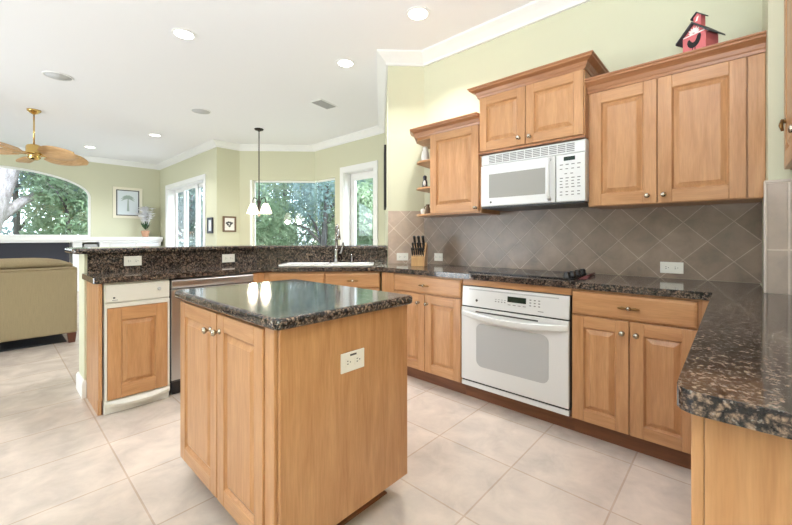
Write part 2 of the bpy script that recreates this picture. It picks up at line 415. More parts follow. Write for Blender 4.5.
# arched window wall
AY = 10.83; AR = 1.5; AZ0, AZS, ARISE = 1.18, 2.09, 0.53
arch = [(-AR, AZ0), (AR, AZ0), (AR, AZS)]+[(AR*math.cos(PI*k/36), AZS+ARISE*math.sin(PI*k/36)) for k in range(1, 36)]+[(-AR, AZS)]
mb = plate([(-6, 0), (SX, 0), (SX, CZ), (-6, CZ)], [arch], 0, 0.2)
mb.xf(Matrix.Translation((0, AY+0.2, 0)) @ Matrix.Rotation(R(90), 4, 'X'))
struct(mb.build('wall_arch', M['green']))

# crown moulding
def crown_prof(d=0.11, p=0.11):
    z = CZ
    return [(0, z), (p, z), (p, z-0.018), (p-0.018, z-0.03), (p*0.62, z-d*0.42), (p*0.30, z-d*0.70), (0.022, z-d+0.022), (0.022, z-d), (0, z-d)]
def crown(name, path): return struct(MB().sweep(path, crown_prof(), 1).build(name, M['trim']))
crown('trim_1', [(2.45, -0.50), (2.45, -0.115), (XR, -0.115), pA, pB, eB, N2, N3, N4, N5, (-6, AY)])
bp = [(0, 0), (0.016, 0), (0.016, 0.105), (0.008, 0.125), (0, 0.125)]
struct(MB().sweep([(NX, 4.25), (NX, 4.41)], bp, 1).build('baseboard_nook', M['trim']))
struct(MB().sweep([(NX, 5.40), N2, N3, N4, (SX, 7.79)], bp, 1).build('baseboard_window', M['trim']))

# --- window with a glass corner in the nook
def child(o): return o
w1 = bpy.data.objects.new('window_1', None); COL.objects.link(w1); w1.location = (N2[0], N2[1], WZ0); struct(w1)
mb = MB(); fo = 0.045
for (z0, z1) in ((WZ0, WZ0+0.04), (WZ1-0.035, WZ1)):
    mb.prism([dg(0.0, 0.05), dg(0.0, 0.05+fo), dg(dw, 0.05+fo), dg(dw, 0.05)], z0, z1)
    mb.box(NX+0.05, NX+0.05+fo, 5.57, 6.22, z0, z1)
mb.prism([dg(dw-0.035, 0.05), dg(dw-0.035, 0.05+fo), dg(dw, 0.05+fo), dg(dw, 0.05)], WZ0, WZ1)
mb.box(NX+0.05, NX+0.05+fo, 5.57, 5.605, WZ0, WZ1)
struct(mb.build('window_frame', M['trim'], w1, 0.003, world=True))
struct(MB().prism([dg(0.03, 0.068), dg(0.03, 0.076), dg(dw-0.03, 0.076), dg(dw-0.03, 0.068)], WZ0+0.03, WZ1-0.03).build('pane', M['glass'], w1, world=True))
struct(MB().box(NX+0.068, NX+0.076, 5.60, 6.22, WZ0+0.03, WZ1-0.03).build('pane', M['glass'], w1, world=True))
mb = MB().prism([dg(-0.02, -0.05), dg(0.0, 0.06), dg(dw+0.03, 0.06), dg(dw+0.03, -0.05)], WZ0-0.03, WZ0)
struct(mb.build('window_sill', M['trim'], w1, 0.004, world=True))
mb = MB().prism([dg(dw-0.002, -0.012), dg(dw-0.002, 0.0), dg(dw+0.045, 0.0), dg(dw+0.045, -0.012)], WZ0, WZ1+0.0)
struct(mb.build('window_casing', M['trim'], w1, 0.003, world=True))

# --- arched window
w2 = bpy.data.objects.new('window_2', None); COL.objects.link(w2); w2.location = (0, AY, AZ0); struct(w2)
def inset_arch(d): return [(-AR+d, AZ0+d), (AR-d, AZ0+d), (AR-d, AZS)]+[((AR-d)*math.cos(PI*k/36), AZS+(ARISE-d)*math.sin(PI*k/36)) for k in range(1, 36)]+[(-AR+d, AZS)]
mb = plate(inset_arch(-0.0), [inset_arch(0.045)], 0, 0.05)
mb.xf(Matrix.Translation((0, AY+0.10, 0)) @ Matrix.Rotation(R(90), 4, 'X'))
struct(mb.build('window_frame', M['trim'], w2, world=True))
mb = plate(inset_arch(0.02), [], 0, 0.008); mb.xf(Matrix.Translation((0, AY+0.08, 0)) @ Matrix.Rotation(R(90), 4, 'X'))
struct(mb.build('pane', M['glass'], w2, world=True))

# --- glazed nook door, deep in its reveal
d1 = bpy.data.objects.new('door_1', None); COL.objects.link(d1); d1.location = (NX+NW, 4.905, 0); struct(d1)
mb = MB()
for (y0, y1, z0, z1) in ((4.41, 4.512, 0, 2.46), (5.298, 5.40, 0, 2.46), (4.512, 5.298, 2.358, 2.46)): mb.box(NX-0.022, NX, y0, y1, z0, z1)
mb.box(NX, NX+NW, 4.51, 4.522, 0, 2.36); mb.box(NX, NX+NW, 5.288, 5.30, 0, 2.36); mb.box(NX, NX+NW, 4.522, 5.288, 2.348, 2.36)
struct(mb.build('door_casing', M['trim'], d1, 0.003, world=True))
mb = MB(); X0 = NX+0.15
for (y0, y1, z0, z1) in ((4.525, 4.63, 0.01, 2.345), (5.18, 5.285, 0.01, 2.345), (4.63, 5.18, 2.22, 2.345), (4.63, 5.18, 0.01, 0.24)): mb.box(X0, X0+0.045, y0, y1, z0, z1)
struct(mb.build('door_leaf', M['trim'], d1, 0.004, world=True))
struct(MB().box(X0+0.018, X0+0.026, 4.625, 5.185, 0.235, 2.225).build('pane', M['glass'], d1, world=True))
struct(MB().tube([(X0-0.045, 4.58, 1.0), (X0-0.045, 4.68, 1.0)], 0.009).tube([(X0, 4.58, 1.0), (X0-0.05, 4.58, 1.0)], 0.011).build('door_handle', M['nickel'], d1, world=True))

# --- sliding glass door
d2 = bpy.data.objects.new('door_2', None); COL.objects.link(d2); d2.location = (SX+SW, 9.06, 0); struct(d2)
mb = MB()
for (y0, y1, z0, z1) in ((SY0-0.10, SY0, 0, SZ+0.09), (SY1, SY1+0.10, 0, SZ+0.09), (SY0, SY1, SZ, SZ+0.09)): mb.box(SX-0.022, SX, y0, y1, z0, z1)
mb.box(SX, SX+SW, SY0, SY0+0.012, 0, SZ); mb.box(SX, SX+SW, SY1-0.012, SY1, 0, SZ); mb.box(SX, SX+SW, SY0+0.012, SY1-0.012, SZ-0.012, SZ)
struct(mb.build('door_casing', M['trim'], d2, 0.003, world=True))
for k, (y0, y1, dx) in enumerate(((SY0+0.013, 8.72, 0.17), (8.66, 9.46, 0.115), (9.40, SY1-0.013, 0.17))):
    mb = MB(); xx = SX+dx
    for (a, b, c, d) in ((y0, y0+0.055, 0.012, SZ-0.015), (y1-0.055, y1, 0.012, SZ-0.015), (y0+0.055, y1-0.055, 0.012, 0.10), (y0+0.055, y1-0.055, SZ-0.09, SZ-0.015)): mb.box(xx, xx+0.04, a, b, c, d)
    p_ = struct(mb.build('sliding_panel', M['trim'], d2, 0.003, world=True))
    struct(MB().box(xx+0.016, xx+0.024, y0+0.05, y1-0.05, 0.09, SZ-0.08).build('pane', M['glass'], p_, world=False if False else True))

# --- knee wall that carries the bar
def barline(Yf, Sd, xl):   # plan points of a front running along Y=Yf, then X+Y=Sd to the pier
    return [(xl, Yf), (Sd-Yf, Yf)]
BY, BS = 3.49, 5.25
bY2, bS2 = 3.74, 5.604
pend_f = (2.68, 2.57); pend_b = ((bS2+pB[0]-pB[1])/2, (bS2-(pB[0]-pB[1]))/2)
mb = MB().prism([(0.445, BY), (BS-BY, BY), pend_f, pend_b, (bS2-bY2, bY2), (0.445, bY2)], 0, 1.045)
struct(mb.build('wall_bar', M['green']))
struct(MB().sweep([(0.455, BY), (0.445, BY), (0.445, bY2), (bS2-bY2, bY2), pend_b], bp, 1).build('baseboard_bar', M['trim']))

# ------------------------------------------------------------------ worktops
CT, CB = 0.905, 0.866
def rounded(pts, idx, r, n=6):
    out = []
    for i, p in enumerate(pts):
        if i in idx:
            a = Vector(pts[i-1]); b = Vector(pts[(i+1) % len(pts)]); q = Vector(p)
            u = (a-q).normalized(); v_ = (b-q).normalized(); ang = u.angle(v_); t = r/math.tan(ang/2)
            c = q+(u+v_).normalized()*(r/math.sin(ang/2)); s0 = q+u*t; s1 = q+v_*t
            a0 = math.atan2(s0.y-c.y, s0.x-c.x); a1 = math.atan2(s1.y-c.y, s1.x-c.x); dA = (a1-a0+PI) % (2*PI)-PI
            out += [(c.x+r*math.cos(a0+dA*k/n), c.y+r*math.sin(a0+dA*k/n)) for k in range(n+1)]
        else: out.append(tuple(p))
    return out
DO = Vector((1.60, 3.04)); q = math.sqrt(0.5)
def dgp(x, y): return (DO.x+q*x+q*y, DO.y-q*x+q*y)      # local frame of the diagonal sink front
sink_hole = [dgp(0.13, 0.10), dgp(0.93, 0.10), dgp(0.93, 0.345), dgp(0.13, 0.345)]
outer = [(0.43, 3.012), (1.588, 3.012), (2.292, 2.308), (2.292, 0.077), (0.796, 0.077), (0.796, -0.49), (2.44, -0.49), (2.44, -0.105), (2.93, -0.105),
         (2.93, 2.30), (2.68, 2.555), (1.755, 3.48), (0.43, 3.48)]
mb = plate(rounded(outer, [0, 4], 0.035), [sink_hole], CB, CT)
tag(mb.build('worktop', M['granite'], None, 0.014, 3), 'long brown granite worktop running around the walls from cooktop to sink', 'worktop')
mb = plate(rounded([(0.598, 1.062), (1.285, 1.062), (1.285, 2.045), (0.598, 2.045)], [0, 1, 2, 3], 0.03), [], CB, CT)
tag(mb.build('worktop', M['granite'], None, 0.014, 3), 'glossy granite slab topping the free-standing island', 'worktop')
# splash of granite behind the sink run, and the raised bar top
bt = 0.018
mb = MB().prism([(0.46, BY-bt), (BS-BY-bt*0.414, BY-bt), (2.68-bt*0.707-0.004, 2.57-bt*0.707+0.004), (2.68-0.004, 2.57+0.004), (BS-BY, BY-0.001), (0.46, BY-0.001)], CT, 1.045)
tag(mb.build('granite_backsplash', M['granite']), 'dark granite strip standing behind sink and compactor under the bar top', 'backsplash')
f_o, b_o = 0.045, 0.20
fY, fS, kY, kS = BY-f_o, BS-f_o*1.414, bY2+b_o, bS2+b_o*1.414
dd = pB[0]-pB[1]-0.012
outer = [(0.375, fY), (fS-fY, fY), ((fS+dd)/2, (fS-dd)/2), ((kS+dd)/2, (kS-dd)/2), (kS-kY, kY), (0.375, kY)]
mb = plate(rounded(outer, [0, 5], 0.06), [], 1.045, 1.085)
tag(mb.build('bar_top', M['granite'], None, 0.014, 3), 'raised granite bar ledge between kitchen and living area', 'bar')

# ------------------------------------------------------------------ tile backsplashes
mb = MB().box(-2.307, 0.1135, -0.009, -0.0005, CT+0.0005, 1.395)
o = mb.build('tile_backsplash', M['splash']); o.location = (XR, 0, 0); o.rotation_euler = (0, 0, RUN)
tag(o, 'diagonal grey-brown tile backsplash behind the cooktop', 'backsplash')
mb = MB().box(0.001, 0.3655, -0.009, -0.0005, CT+0.0005, 1.432)
o = mb.build('tile_backsplash', M['splash_lit']); o.location = (pB[0], pB[1], 0); o.rotation_euler = (0, 0, DIAG)
tag(o, 'narrow diagonal tile backsplash in lit pinkish colour on angled pier left of knife block', 'backsplash')
t = thing('tile_backsplash', 'pale straight-laid tile panel on the wall column at right edge', 'backsplash', (2.45, 0, 0), RUN)
MB().box(0.112, 0.497, -0.010, -0.0005, CT+0.001, 1.418).build('tile_field', M['splash_col'], t)
MB().box(0.107, 0.497, -0.013, -0.0005, 1.418, 1.432).box(0.101, 0.1125, -0.013, 0.03, CT+0.001, 1.432).build('bullnose_edge', M['bullnose'], t, 0.004)

# ------------------------------------------------------------------ cabinet parts
def knob(parent, x, z, y):
    return MB().lathe([(0.012, 0), (0.012, 0.003), (0.006, 0.006), (0.0055, 0.014), (0.012, 0.020), (0.0145, 0.026), (0.012, 0.031), (0.001, 0.033)], (x, y, z), 'y', 16).build('knob', M['nickel'], parent)
def pull(parent, x, z, y):
    mb = MB().lathe([(0.002, -0.052), (0.005, -0.046), (0.008, -0.03), (0.005, -0.014), (0.011, -0.006), (0.012, 0), (0.011, 0.006), (0.005, 0.014), (0.008, 0.03), (0.005, 0.046), (0.002, 0.052)], (0, 0, 0), 'x', 12)
    mb.xf(Matrix.Translation((x, y-0.016, z)))
    b = MB().lathe([(0.004, 0), (0.004, 0.018)], (x-0.03, y, z), 'y', 8).lathe([(0.004, 0), (0.004, 0.018)], (x+0.03, y, z), 'y', 8)
    mb.v, n0 = mb.v, len(mb.v); mb.add(b.v, b.f, 0, True)
    p = mb.build('pull', M['bronze'], parent)
    MB().sphere((x, y-0.022, z), 0.011).build('centre_ball', M['nickel'], p) if False else None
    mb2 = MB().sphere((x, y-0.024, z), 0.0105)
    mb2.build('knob', M['nickel'], parent)
    return p
def door(parent, x0, x1, z0, z1, y=0.0, kn=None, st=0.062, rl=0.066, name='door', th=0.02, mats=None):
    W, Wh = mats or (M['wood'], M['wood_h'])
    yf = y-th
    fr = MB()
    fr.box(x0, x0+st, yf, y, z0, z1, 0); fr.box(x1-st, x1, yf, y, z0, z1, 0)
    fr.box(x0+st, x1-st, yf, y, z1-rl, z1, 1); fr.box(x0+st, x1-st, yf, y, z0, z0+rl, 1)
    d = fr.build(name, [W, Wh], parent, 0.0028)
    a0, a1, c0, c1 = x0+st-0.001, x1-st+0.001, z0+rl-0.001, z1-rl+0.001
    g, sl = 0.008, 0.024
    def ring(i, yy): return [(a0+i, yy, c0+i), (a1-i, yy, c0+i), (a1-i, yy, c1-i), (a0+i, yy, c1-i)]
    rings = [ring(0, yf+0.004), ring(g, y-0.006), ring(g+sl*0.15, y-0.0065), ring(g+sl, yf+0.004), ring(g+sl+0.002, yf+0.002)]
    pm = MB(); vs = [p for r in rings for p in r]; fs = []
    for k in range(len(rings)-1):
        for j in range(4): j2 = (j+1) % 4; fs.append((k*4+j, k*4+j2, (k+1)*4+j2, (k+1)*4+j))
    fs.append(tuple((len(rings)-1)*4+j for j in range(4)))
    bk = len(vs); vs += [(a0, y-0.001, c0), (a1, y-0.001, c0), (a1, y-0.001, c1), (a0, y-0.001, c1)]
    for j in range(4): j2 = (j+1) % 4; fs.append((j, j2, bk+j2, bk+j))
    fs.append((bk+3, bk+2, bk+1, bk))
    pm.add(vs, fs).build('raised_panel', W, d)
    if kn: knob(d, kn[0], kn[1], yf)
    return d
def drawer(parent, x0, x1, z0, z1, y=0.0, name='drawer_front', pl=True):
    th = 0.02; yf = y-th
    mb = MB(); e = 0.012
    def ring(i, yy): return [(x0+i, yy, z0+i), (x1-i, yy, z0+i), (x1-i, yy, z1-i), (x0+i, yy, z1-i)]
    rings = [ring(0, y), ring(0, yf+0.006), ring(0.005, yf+0.002), ring(e, yf+0.001), ring(e+0.003, yf)]
    vs = [p for r in rings for p in r]; fs = [(3, 2, 1, 0)]
    for k in range(len(rings)-1):
        for j in range(4): j2 = (j+1) % 4; fs.append((k*4+j, k*4+j2, (k+1)*4+j2, (k+1)*4+j))
    fs.append(tuple((len(rings)-1)*4+j for j in range(4)))
    d = mb.add(vs, fs).build(name, M['wood_h'], parent)
    if pl: pull(d, (x0+x1)/2, (z0+z1)/2-0.002, yf)
    return d
def carcase(parent, w, dp, z0=0.10, z1=CB-0.001, mat='wood'):
    return MB().box(0, w, 0, dp, z0, z1).build('carcase', M[mat], parent, 0.0015)
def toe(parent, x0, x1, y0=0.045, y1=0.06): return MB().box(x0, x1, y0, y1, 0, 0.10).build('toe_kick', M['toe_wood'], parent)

# --- range run, left to right
XF = 2.32
A = thing('base_cabinet', 'wooden base cabinet with drawer and two doors left of the white oven', 'cabinet', (XF, 2.29, 0), RUN)
carcase(A, 0.822, 0.585); toe(A, 0, 0.822)
MB().box(0.0, 0.145, -0.012, 0, 0.10, 0.862).build('filler_strip', M['wood'], A, 0.002)
drawer(A, 0.153, 0.817, 0.722, 0.852)
door(A, 0.153, 0.482, 0.105, 0.712, kn=(0.424, 0.645)); door(A, 0.487, 0.817, 0.105, 0.712, kn=(0.510, 0.643))
C_ = thing('oven_cabinet', 'wooden surround and plinth holding the white wall oven under the worktop', 'cabinet', (XF, 1.465, 0), RUN)
MB().box(0.003, 0.752, -0.003, 0.02, 0.822, CB-0.001).build('top_rail', M['wood_h'], C_, 0.0015)
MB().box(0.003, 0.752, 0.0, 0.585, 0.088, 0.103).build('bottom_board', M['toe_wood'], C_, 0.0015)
MB().box(0.003, 0.752, 0.575, 0.585, 0.103, CB-0.001).build('back_panel', M['wood'], C_)
toe(C_, 0, 0.755)
B = thing('base_cabinet', 'wooden base cabinet with drawer and two doors right of the white oven', 'cabinet', (XF, 0.710, 0), RUN)
carcase(B, 0.622, 0.585); toe(B, 0, 0.640)
drawer(B, 0.005, 0.580, 0.722, 0.852)
door(B, 0.005, 0.291, 0.105, 0.712, kn=(0.262, 0.648)); door(B, 0.297, 0.580, 0.105, 0.712, kn=(0.328, 0.646))
MB().box(0.596, 0.622, -0.012, 0, 0.10, 0.862).build('filler_strip', M['wood'], B, 0.002)

# --- white wall oven
t = thing('wall_oven', 'white built-in oven with grey window below the black cooktop', 'oven', (XF, 1.462, 0), RUN)
ow = 0.744; x0, x1 = 0.003, 0.741
MB().box(x0+0.02, x1-0.02, 0.0, 0.54, 0.115, 0.81).build('oven_body', M['dark_grey'], t)
mb = MB(); mb.hexa([(x0, -0.022, 0.676), (x1, -0.022, 0.676), (x1, 0.0, 0.676), (x0, 0.0, 0.676)], [(x0, -0.012, 0.816), (x1, -0.012, 0.816), (x1, 0, 0.816), (x0, 0, 0.816)])
cp = mb.build('control_panel', M['white'], t, 0.004)
def on_cp(xa, xb, za, zb, th=0.002):
    def yy(z): return -0.022+(z-0.676)/0.14*0.010
    return [(xa, yy(za)-th, za), (xb, yy(za)-th, za), (xb, yy(za)+0.002, za), (xa, yy(za)+0.002, za)], [(xa, yy(zb)-th, zb), (xb, yy(zb)-th, zb), (xb, yy(zb)+0.002, zb), (xa, yy(zb)+0.002, zb)]
MB().hexa(*on_cp(0.352, 0.478, 0.738, 0.775)).build('display', M['display'], cp)
spots = [(0.262+i*0.022, 0.012, 0.744, 0.003) for i in range(4)]+[(0.262+i*0.022, 0.010, 0.728, 0.006) for i in range(4)]+[(0.355+i*0.034, 0.020, 0.718, 0.004) for i in range(4)]
spots += [(0.500+i*0.028, 0.012, 0.728+r_*0.018, 0.006) for r_ in range(3) for i in range(3)]+[(0.555, 0.035, 0.700, 0.004)]
for (xa, w_, za, h_) in spots: MB().hexa(*on_cp(xa, xa+w_, za, za+h_, 0.001)).build('button', M['grey_mark'], cp)
MB().lathe([(0.009, 0), (0.009, 0.0015)], (0.122, -0.0195, 0.722), 'y', 16).build('round_emblem', M['dark_grey'], cp)
MB().hexa(*on_cp(0.06, 0.68, 0.793, 0.800, 0.003)).build('top_groove', M['grey_glass'], cp)
mb = MB().box(x0, x1, -0.030, 0.0, 0.150, 0.668)
dr = mb.build('oven_door', M['white'], t, 0.005)
rr = 0.045; wx0, wx1, wz0, wz1 = 0.125, 0.625, 0.265, 0.565
pts = []
for (cx_, cz_, a0) in ((wx1-rr, wz1-rr, 0), (wx0+rr, wz1-rr, 90), (wx0+rr, wz0+rr, 180), (wx1-rr, wz0+rr, 270)):
    for k in range(7): a = R(a0+15*k); pts.append((cx_+rr*math.cos(a), cz_+rr*math.sin(a)))
MB().prism_y(pts, -0.0315, -0.028).build('oven_window', M['grey_glass'], dr)
hb = MB(); hz = 0.626; n = 16; secs = []
for k in range(n+1):
    u = k/n; xx = 0.006+(0.738-0.006)*u; bow = math.sin(PI*u)
    yo = -0.034-0.036*bow**0.6 if 0 < u < 1 else -0.034
    zz = hz-0.022*bow
    secs.append([(xx, yo, zz-0.017), (xx, yo, zz+0.017), (xx, yo+0.016, zz+0.021), (xx, yo+0.016, zz-0.021)])
vs = [p for s_ in secs for p in s_]; fs = []
for k in range(n):
    for j in range(4): j2 = (j+1) % 4; fs.append((k*4+j, k*4+j2, (k+1)*4+j2, (k+1)*4+j))
fs += [(3, 2, 1, 0), tuple(n*4+j for j in range(4))]
hb.add(vs, fs, 0, True)
hb.build('oven_handle', M['white'], dr, 0.003)
MB().box(0.12, 0.56, -0.0318, -0.029, 0.640, 0.649).build('vent_slot', M['dark_grey'], dr)
MB().box(x0, x1, -0.026, 0.0, 0.107, 0.138).build('bottom_trim', M['white'], t, 0.003)
MB().box(x0+0.002, x1-0.002, -0.018, 0.0, 0.137, 0.151).build('vent_gap', M['black'], t)
MB().box(x0+0.002, x1-0.002, -0.014, 0.0, 0.667, 0.677).build('seam', M['black'], t)

# --- cooktop with its row of knobs
t = thing('cooktop', 'black glass cooktop with a row of black knobs set in the worktop', 'cooktop', (2.40, 1.47, CT), RUN)
MB().box(0, 0.745, 0, 0.46, 0.0003, 0.008).build('glass_plate', M['black_glass'], t, 0.003)
for (xx, yy, r_) in ((0.15, 0.12, 0.09), (0.15, 0.34, 0.07), (0.47, 0.12, 0.07), (0.47, 0.34, 0.09)):
    ring = [(r_*math.cos(2*PI*k/32), r_*math.sin(2*PI*k/32)) for k in range(32)]
    plate([(xx+a, yy+b) for a, b in ring], [[(xx+a*0.96, yy+b*0.96) for a, b in ring]], 0.0078, 0.0086).build('burner_ring', M['dark_grey'], t)
for k in range(4):
    yy = 0.035+k*0.105
    kb = MB().lathe([(0.026, 0), (0.026, 0.005), (0.020, 0.008), (0.019, 0.030), (0.015, 0.034), (0.001, 0.035)], (0.695, yy, 0.008), 'z', 18)
    kb.box(0.688, 0.702, yy-0.019, yy+0.019, 0.036, 0.044)
    kk = kb.build('knob', M['black'], t)
    MB().box(0.6935, 0.6965, yy-0.018, yy-0.006, 0.0438, 0.0448).build('pointer', M['speaker'], kk)
mb = MB().tube([(2.78, 0.713, CT+0.012), (2.60, 0.700, CT+0.009)], [0.011, 0.009], 10)
mb.hexa([(2.60, 0.688, CT+0.004), (2.60, 0.712, CT+0.004), (2.47, 0.718, CT+0.001), (2.47, 0.672, CT+0.001)], [(2.60, 0.688, CT+0.012), (2.60, 0.712, CT+0.012), (2.47, 0.718, CT+0.004), (2.47, 0.672, CT+0.004)])
tag(mb.build('spatula', M['red'], None, 0.002), 'dark red flat spatula lying right of the cooktop knobs', 'spatula')

# --- diagonal sink cabinet
t = thing('sink_cabinet', 'angled wooden sink cabinet with two drawer fronts beneath the white sink', 'cabinet', (DO.x, DO.y, 0), DIAG)
MB().prism([(0.0, 0), (1.018, 0), (1.018, 0.40), (0.02, 0.40)], 0.10, 0.69).build('carcase', M['wood'], t, 0.0015)
MB().box(0, 1.018, 0.0, 0.02, 0.69, CB-0.001).build('face_frame', M['wood_h'], t, 0.0015)
toe(t, 0, 1.018)
drawer(t, 0.045, 0.532, 0.722, 0.852, pl=False)
drawer(t, 0.540, 1.012, 0.722, 0.852)
door(t, 0.045, 0.532, 0.105, 0.712, kn=(0.50, 0.648)); door(t, 0.540, 1.012, 0.105, 0.712, kn=(0.572, 0.648))
MB().box(1.495, 1.598, 3.03, 3.05, 0.10, 0.862).build('filler_strip', M['wood'], t, 0.002, world=True)

# --- sink, faucet, soap pump
t = thing('sink', 'white enamel drop-in sink in the angled worktop corner', 'sink', (DO.x, DO.y, CT), DIAG)
def rect(a0, a1, b0, b1, r=0.04): return rounded([(a0, b0), (a1, b0), (a1, b1), (a0, b1)], [0, 1, 2, 3], r, 5)
mb = plate(rect(0.10, 0.96, 0.055, 0.38), [rect(0.14, 0.52, 0.105, 0.335, 0.03), rect(0.55, 0.92, 0.105, 0.335, 0.03)], 0.0005, 0.016)
mb.build('sink_rim', M['sink'], t, 0.006, 3)
for (a0, a1) in ((0.137, 0.523), (0.547, 0.923)):
    mb = MB(); b0, b1, dz = 0.107, 0.338, -0.17; th = 0.004
    mb.box(a0, a1, b0, b1, dz-th, dz); mb.box(a0, a0+th, b0, b1, dz, 0.0); mb.box(a1-th, a1, b0, b1, dz, 0.0); mb.box(a0, a1, b0, b0+th, dz, 0.0); mb.box(a0, a1, b1-th, b1, dz, 0.0)
    mb.build('basin', M['sink'], t)
t = thing('faucet', 'tall chrome pull-down faucet rising behind the sink', 'faucet', (2.270, 2.875, CT+0.0155), DIAG)
MB().lathe([(0.030, 0.0005), (0.030, 0.008), (0.024, 0.014), (0.022, 0.05), (0.021, 0.12), (0.017, 0.13), (0.001, 0.131)], (0, 0, 0), 'z', 18).build('body', M['chrome'], t)
MB().tube([(0, 0, 0.12), (0, 0, 0.24), (0.0, -0.005, 0.315), (0.004, -0.025, 0.352), (0.012, -0.06, 0.365), (0.024, -0.10, 0.352), (0.03, -0.12, 0.32)], 0.0125, 12).build('spout', M['chrome'], t)
MB().tube([(0.03, -0.12, 0.325), (0.034, -0.128, 0.27), (0.036, -0.132, 0.225)], [0.014, 0.017, 0.020], 12).build('spray_head', M['chrome'], t)
MB().tube([(0.02, 0, 0.085), (0.045, -0.005, 0.10), (0.062, -0.012, 0.15), (0.066, -0.016, 0.195)], [0.012, 0.012, 0.011, 0.009], 10).build('lever', M['chrome'], t)
t = thing('soap_dispenser', 'small chrome soap pump beside the sink faucet', 'soap dispenser', (2.365, 2.755, CT+0.0155), DIAG)
MB().lathe([(0.018, 0.0005), (0.018, 0.006), (0.012, 0.01), (0.011, 0.045), (0.007, 0.05), (0.006, 0.07), (0.001, 0.071)], (0, 0, 0), 'z', 14).build('pump', M['chrome'], t)
MB().tube([(0, 0.006, 0.068), (0, -0.03, 0.070), (0, -0.05, 0.062)], 0.006, 8).build('nozzle', M['chrome'], t)

# --- dishwasher
t = thing('dishwasher', 'stainless steel dishwasher between trash compactor and sink corner', 'dishwasher', (0.868, 3.04, 0), 0)
dw_ = 0.622
MB().box(0.004, dw_-0.004, 0.0, 0.425, 0.10, CB-0.002).build('tub', M['dark_grey'], t)
MB().box(0.004, dw_, -0.022, 0, 0.12, 0.785).build('door_panel', M['steel'], t, 0.004)
cpn = MB().prism_x([(0, 0.79), (0, 0.862), (-0.014, 0.862), (-0.030, 0.845), (-0.030, 0.806), (-0.018, 0.79)], 0.004, dw_).build('control_strip', M['steel'], t, 0.003)
MB().box(0.02, dw_-0.02, 0.03, 0.05, 0.0, 0.10).build('kick_plate', M['black'], t)
# --- trash compactor
t = thing('trash_compactor', 'white trash compactor with wooden door panel at the left counter end', 'compactor', (0.482, 3.04, 0), 0)
cw = 0.385
MB().box(0.004, cw-0.004, 0.002, 0.425, 0.0, CB-0.002).build('casing', M['white2'], t)
cpn = MB().box(0.010, cw-0.004, -0.016, 0.002, 0.735, 0.852).build('control_panel', M['white2'], t, 0.004)
MB().lathe([(0.012, 0), (0.012, 0.004), (0.009, 0.014), (0.001, 0.015)], (0.315, -0.016, 0.800), 'y', 14).build('dial', M['speaker'], cpn)
MB().lathe([(0.006, 0), (0.006, 0.004)], (0.055, -0.016, 0.765), 'y', 12).box(0.045, 0.075, -0.0168, -0.0155, 0.748, 0.751).build('key_switch', M['dark_grey'], cpn)
mb = MB().box(0.006, 0.018, -0.018, 0.002, 0.09, 0.728); mb.box(cw-0.016, cw-0.004, -0.018, 0.002, 0.09, 0.728); mb.box(0.018, cw-0.016, -0.018, 0.002, 0.700, 0.728)
mb.build('door_trim', M['white2'], t, 0.003)
door(t, 0.019, cw-0.017, 0.094, 0.698, y=0.002, st=0.075, rl=0.085, name='door_panel', th=0.022)
n = 14; secs = []
for k in range(n+1):
    u = k/n; xx = 0.004+(cw-0.006)*u; b = math.sin(PI*u)
    secs.append([(xx, -0.016-0.03*b, 0.052-0.012*b), (xx, -0.022-0.034*b, 0.074-0.012*b), (xx, -0.010-0.03*b, 0.088-0.004*b), (xx, 0.002, 0.088), (xx, 0.002, 0.052)])
vs = [p for s_ in secs for p in s_]; fs = []
for k in range(n):
    for j in range(5): j2 = (j+1) % 5; fs.append((k*5+j, k*5+j2, (k+1)*5+j2, (k+1)*5+j))
fs += [(4, 3, 2, 1, 0), tuple(n*5+j for j in range(5))]
MB().add(vs, fs).build('foot_lever', M['white2'], t, 0.002)
MB().box(0.006, cw-0.006, -0.008, 0.002, 0.002, 0.056).build('plinth', M['white2'], t, 0.002)
# --- end panel of the left run
t = thing('end_panel', 'plain wooden end panel closing the counter run left of the compactor', 'panel', (0.457, 3.04, 0), 0)
MB().prism_x([(-0.004, 0.10), (-0.004, CB-0.001), (0.447, CB-0.001), (0.447, 0.0), (0.022, 0.0), (0.022, 0.10)], 0.0, 0.020).build('board', M['wood'], t, 0.002)
MB().prism_x([(0.024, 0.0), (0.024, 0.098), (0.044, 0.098), (0.044, 0.0)], 0.0203, 0.0245).build('toe_notch', M['toe_wood'], t)

# --- island
t = thing('kitchen_island', 'wooden kitchen island with two doors and plain end panel in the foreground', 'island', (0.635, 2.01, 0), RUN)
MB().box(0, 0.893, 0.001, 0.634, 0.09, CB-0.001).build('carcase', M['wood'], t, 0.0015)
MB().box(0.896, 0.912, -0.001, 0.638, 0.09, CB-0.001).build('end_panel', M['wood'], t, 0.0015)
MB().box(0.832, 0.893, -0.012, 0.001, 0.09, CB-0.001).build('corner_stile', M['wood'], t, 0.002)
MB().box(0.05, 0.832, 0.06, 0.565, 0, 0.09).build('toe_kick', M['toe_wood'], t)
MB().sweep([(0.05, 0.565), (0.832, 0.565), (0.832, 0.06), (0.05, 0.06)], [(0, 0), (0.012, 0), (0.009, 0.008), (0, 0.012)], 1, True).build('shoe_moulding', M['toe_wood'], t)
door(t, 0.012, 0.442, 0.094, 0.853, kn=(0.385, 0.778), y=0.001); door(t, 0.452, 0.828, 0.094, 0.853, kn=(0.478, 0.785), y=0.001)

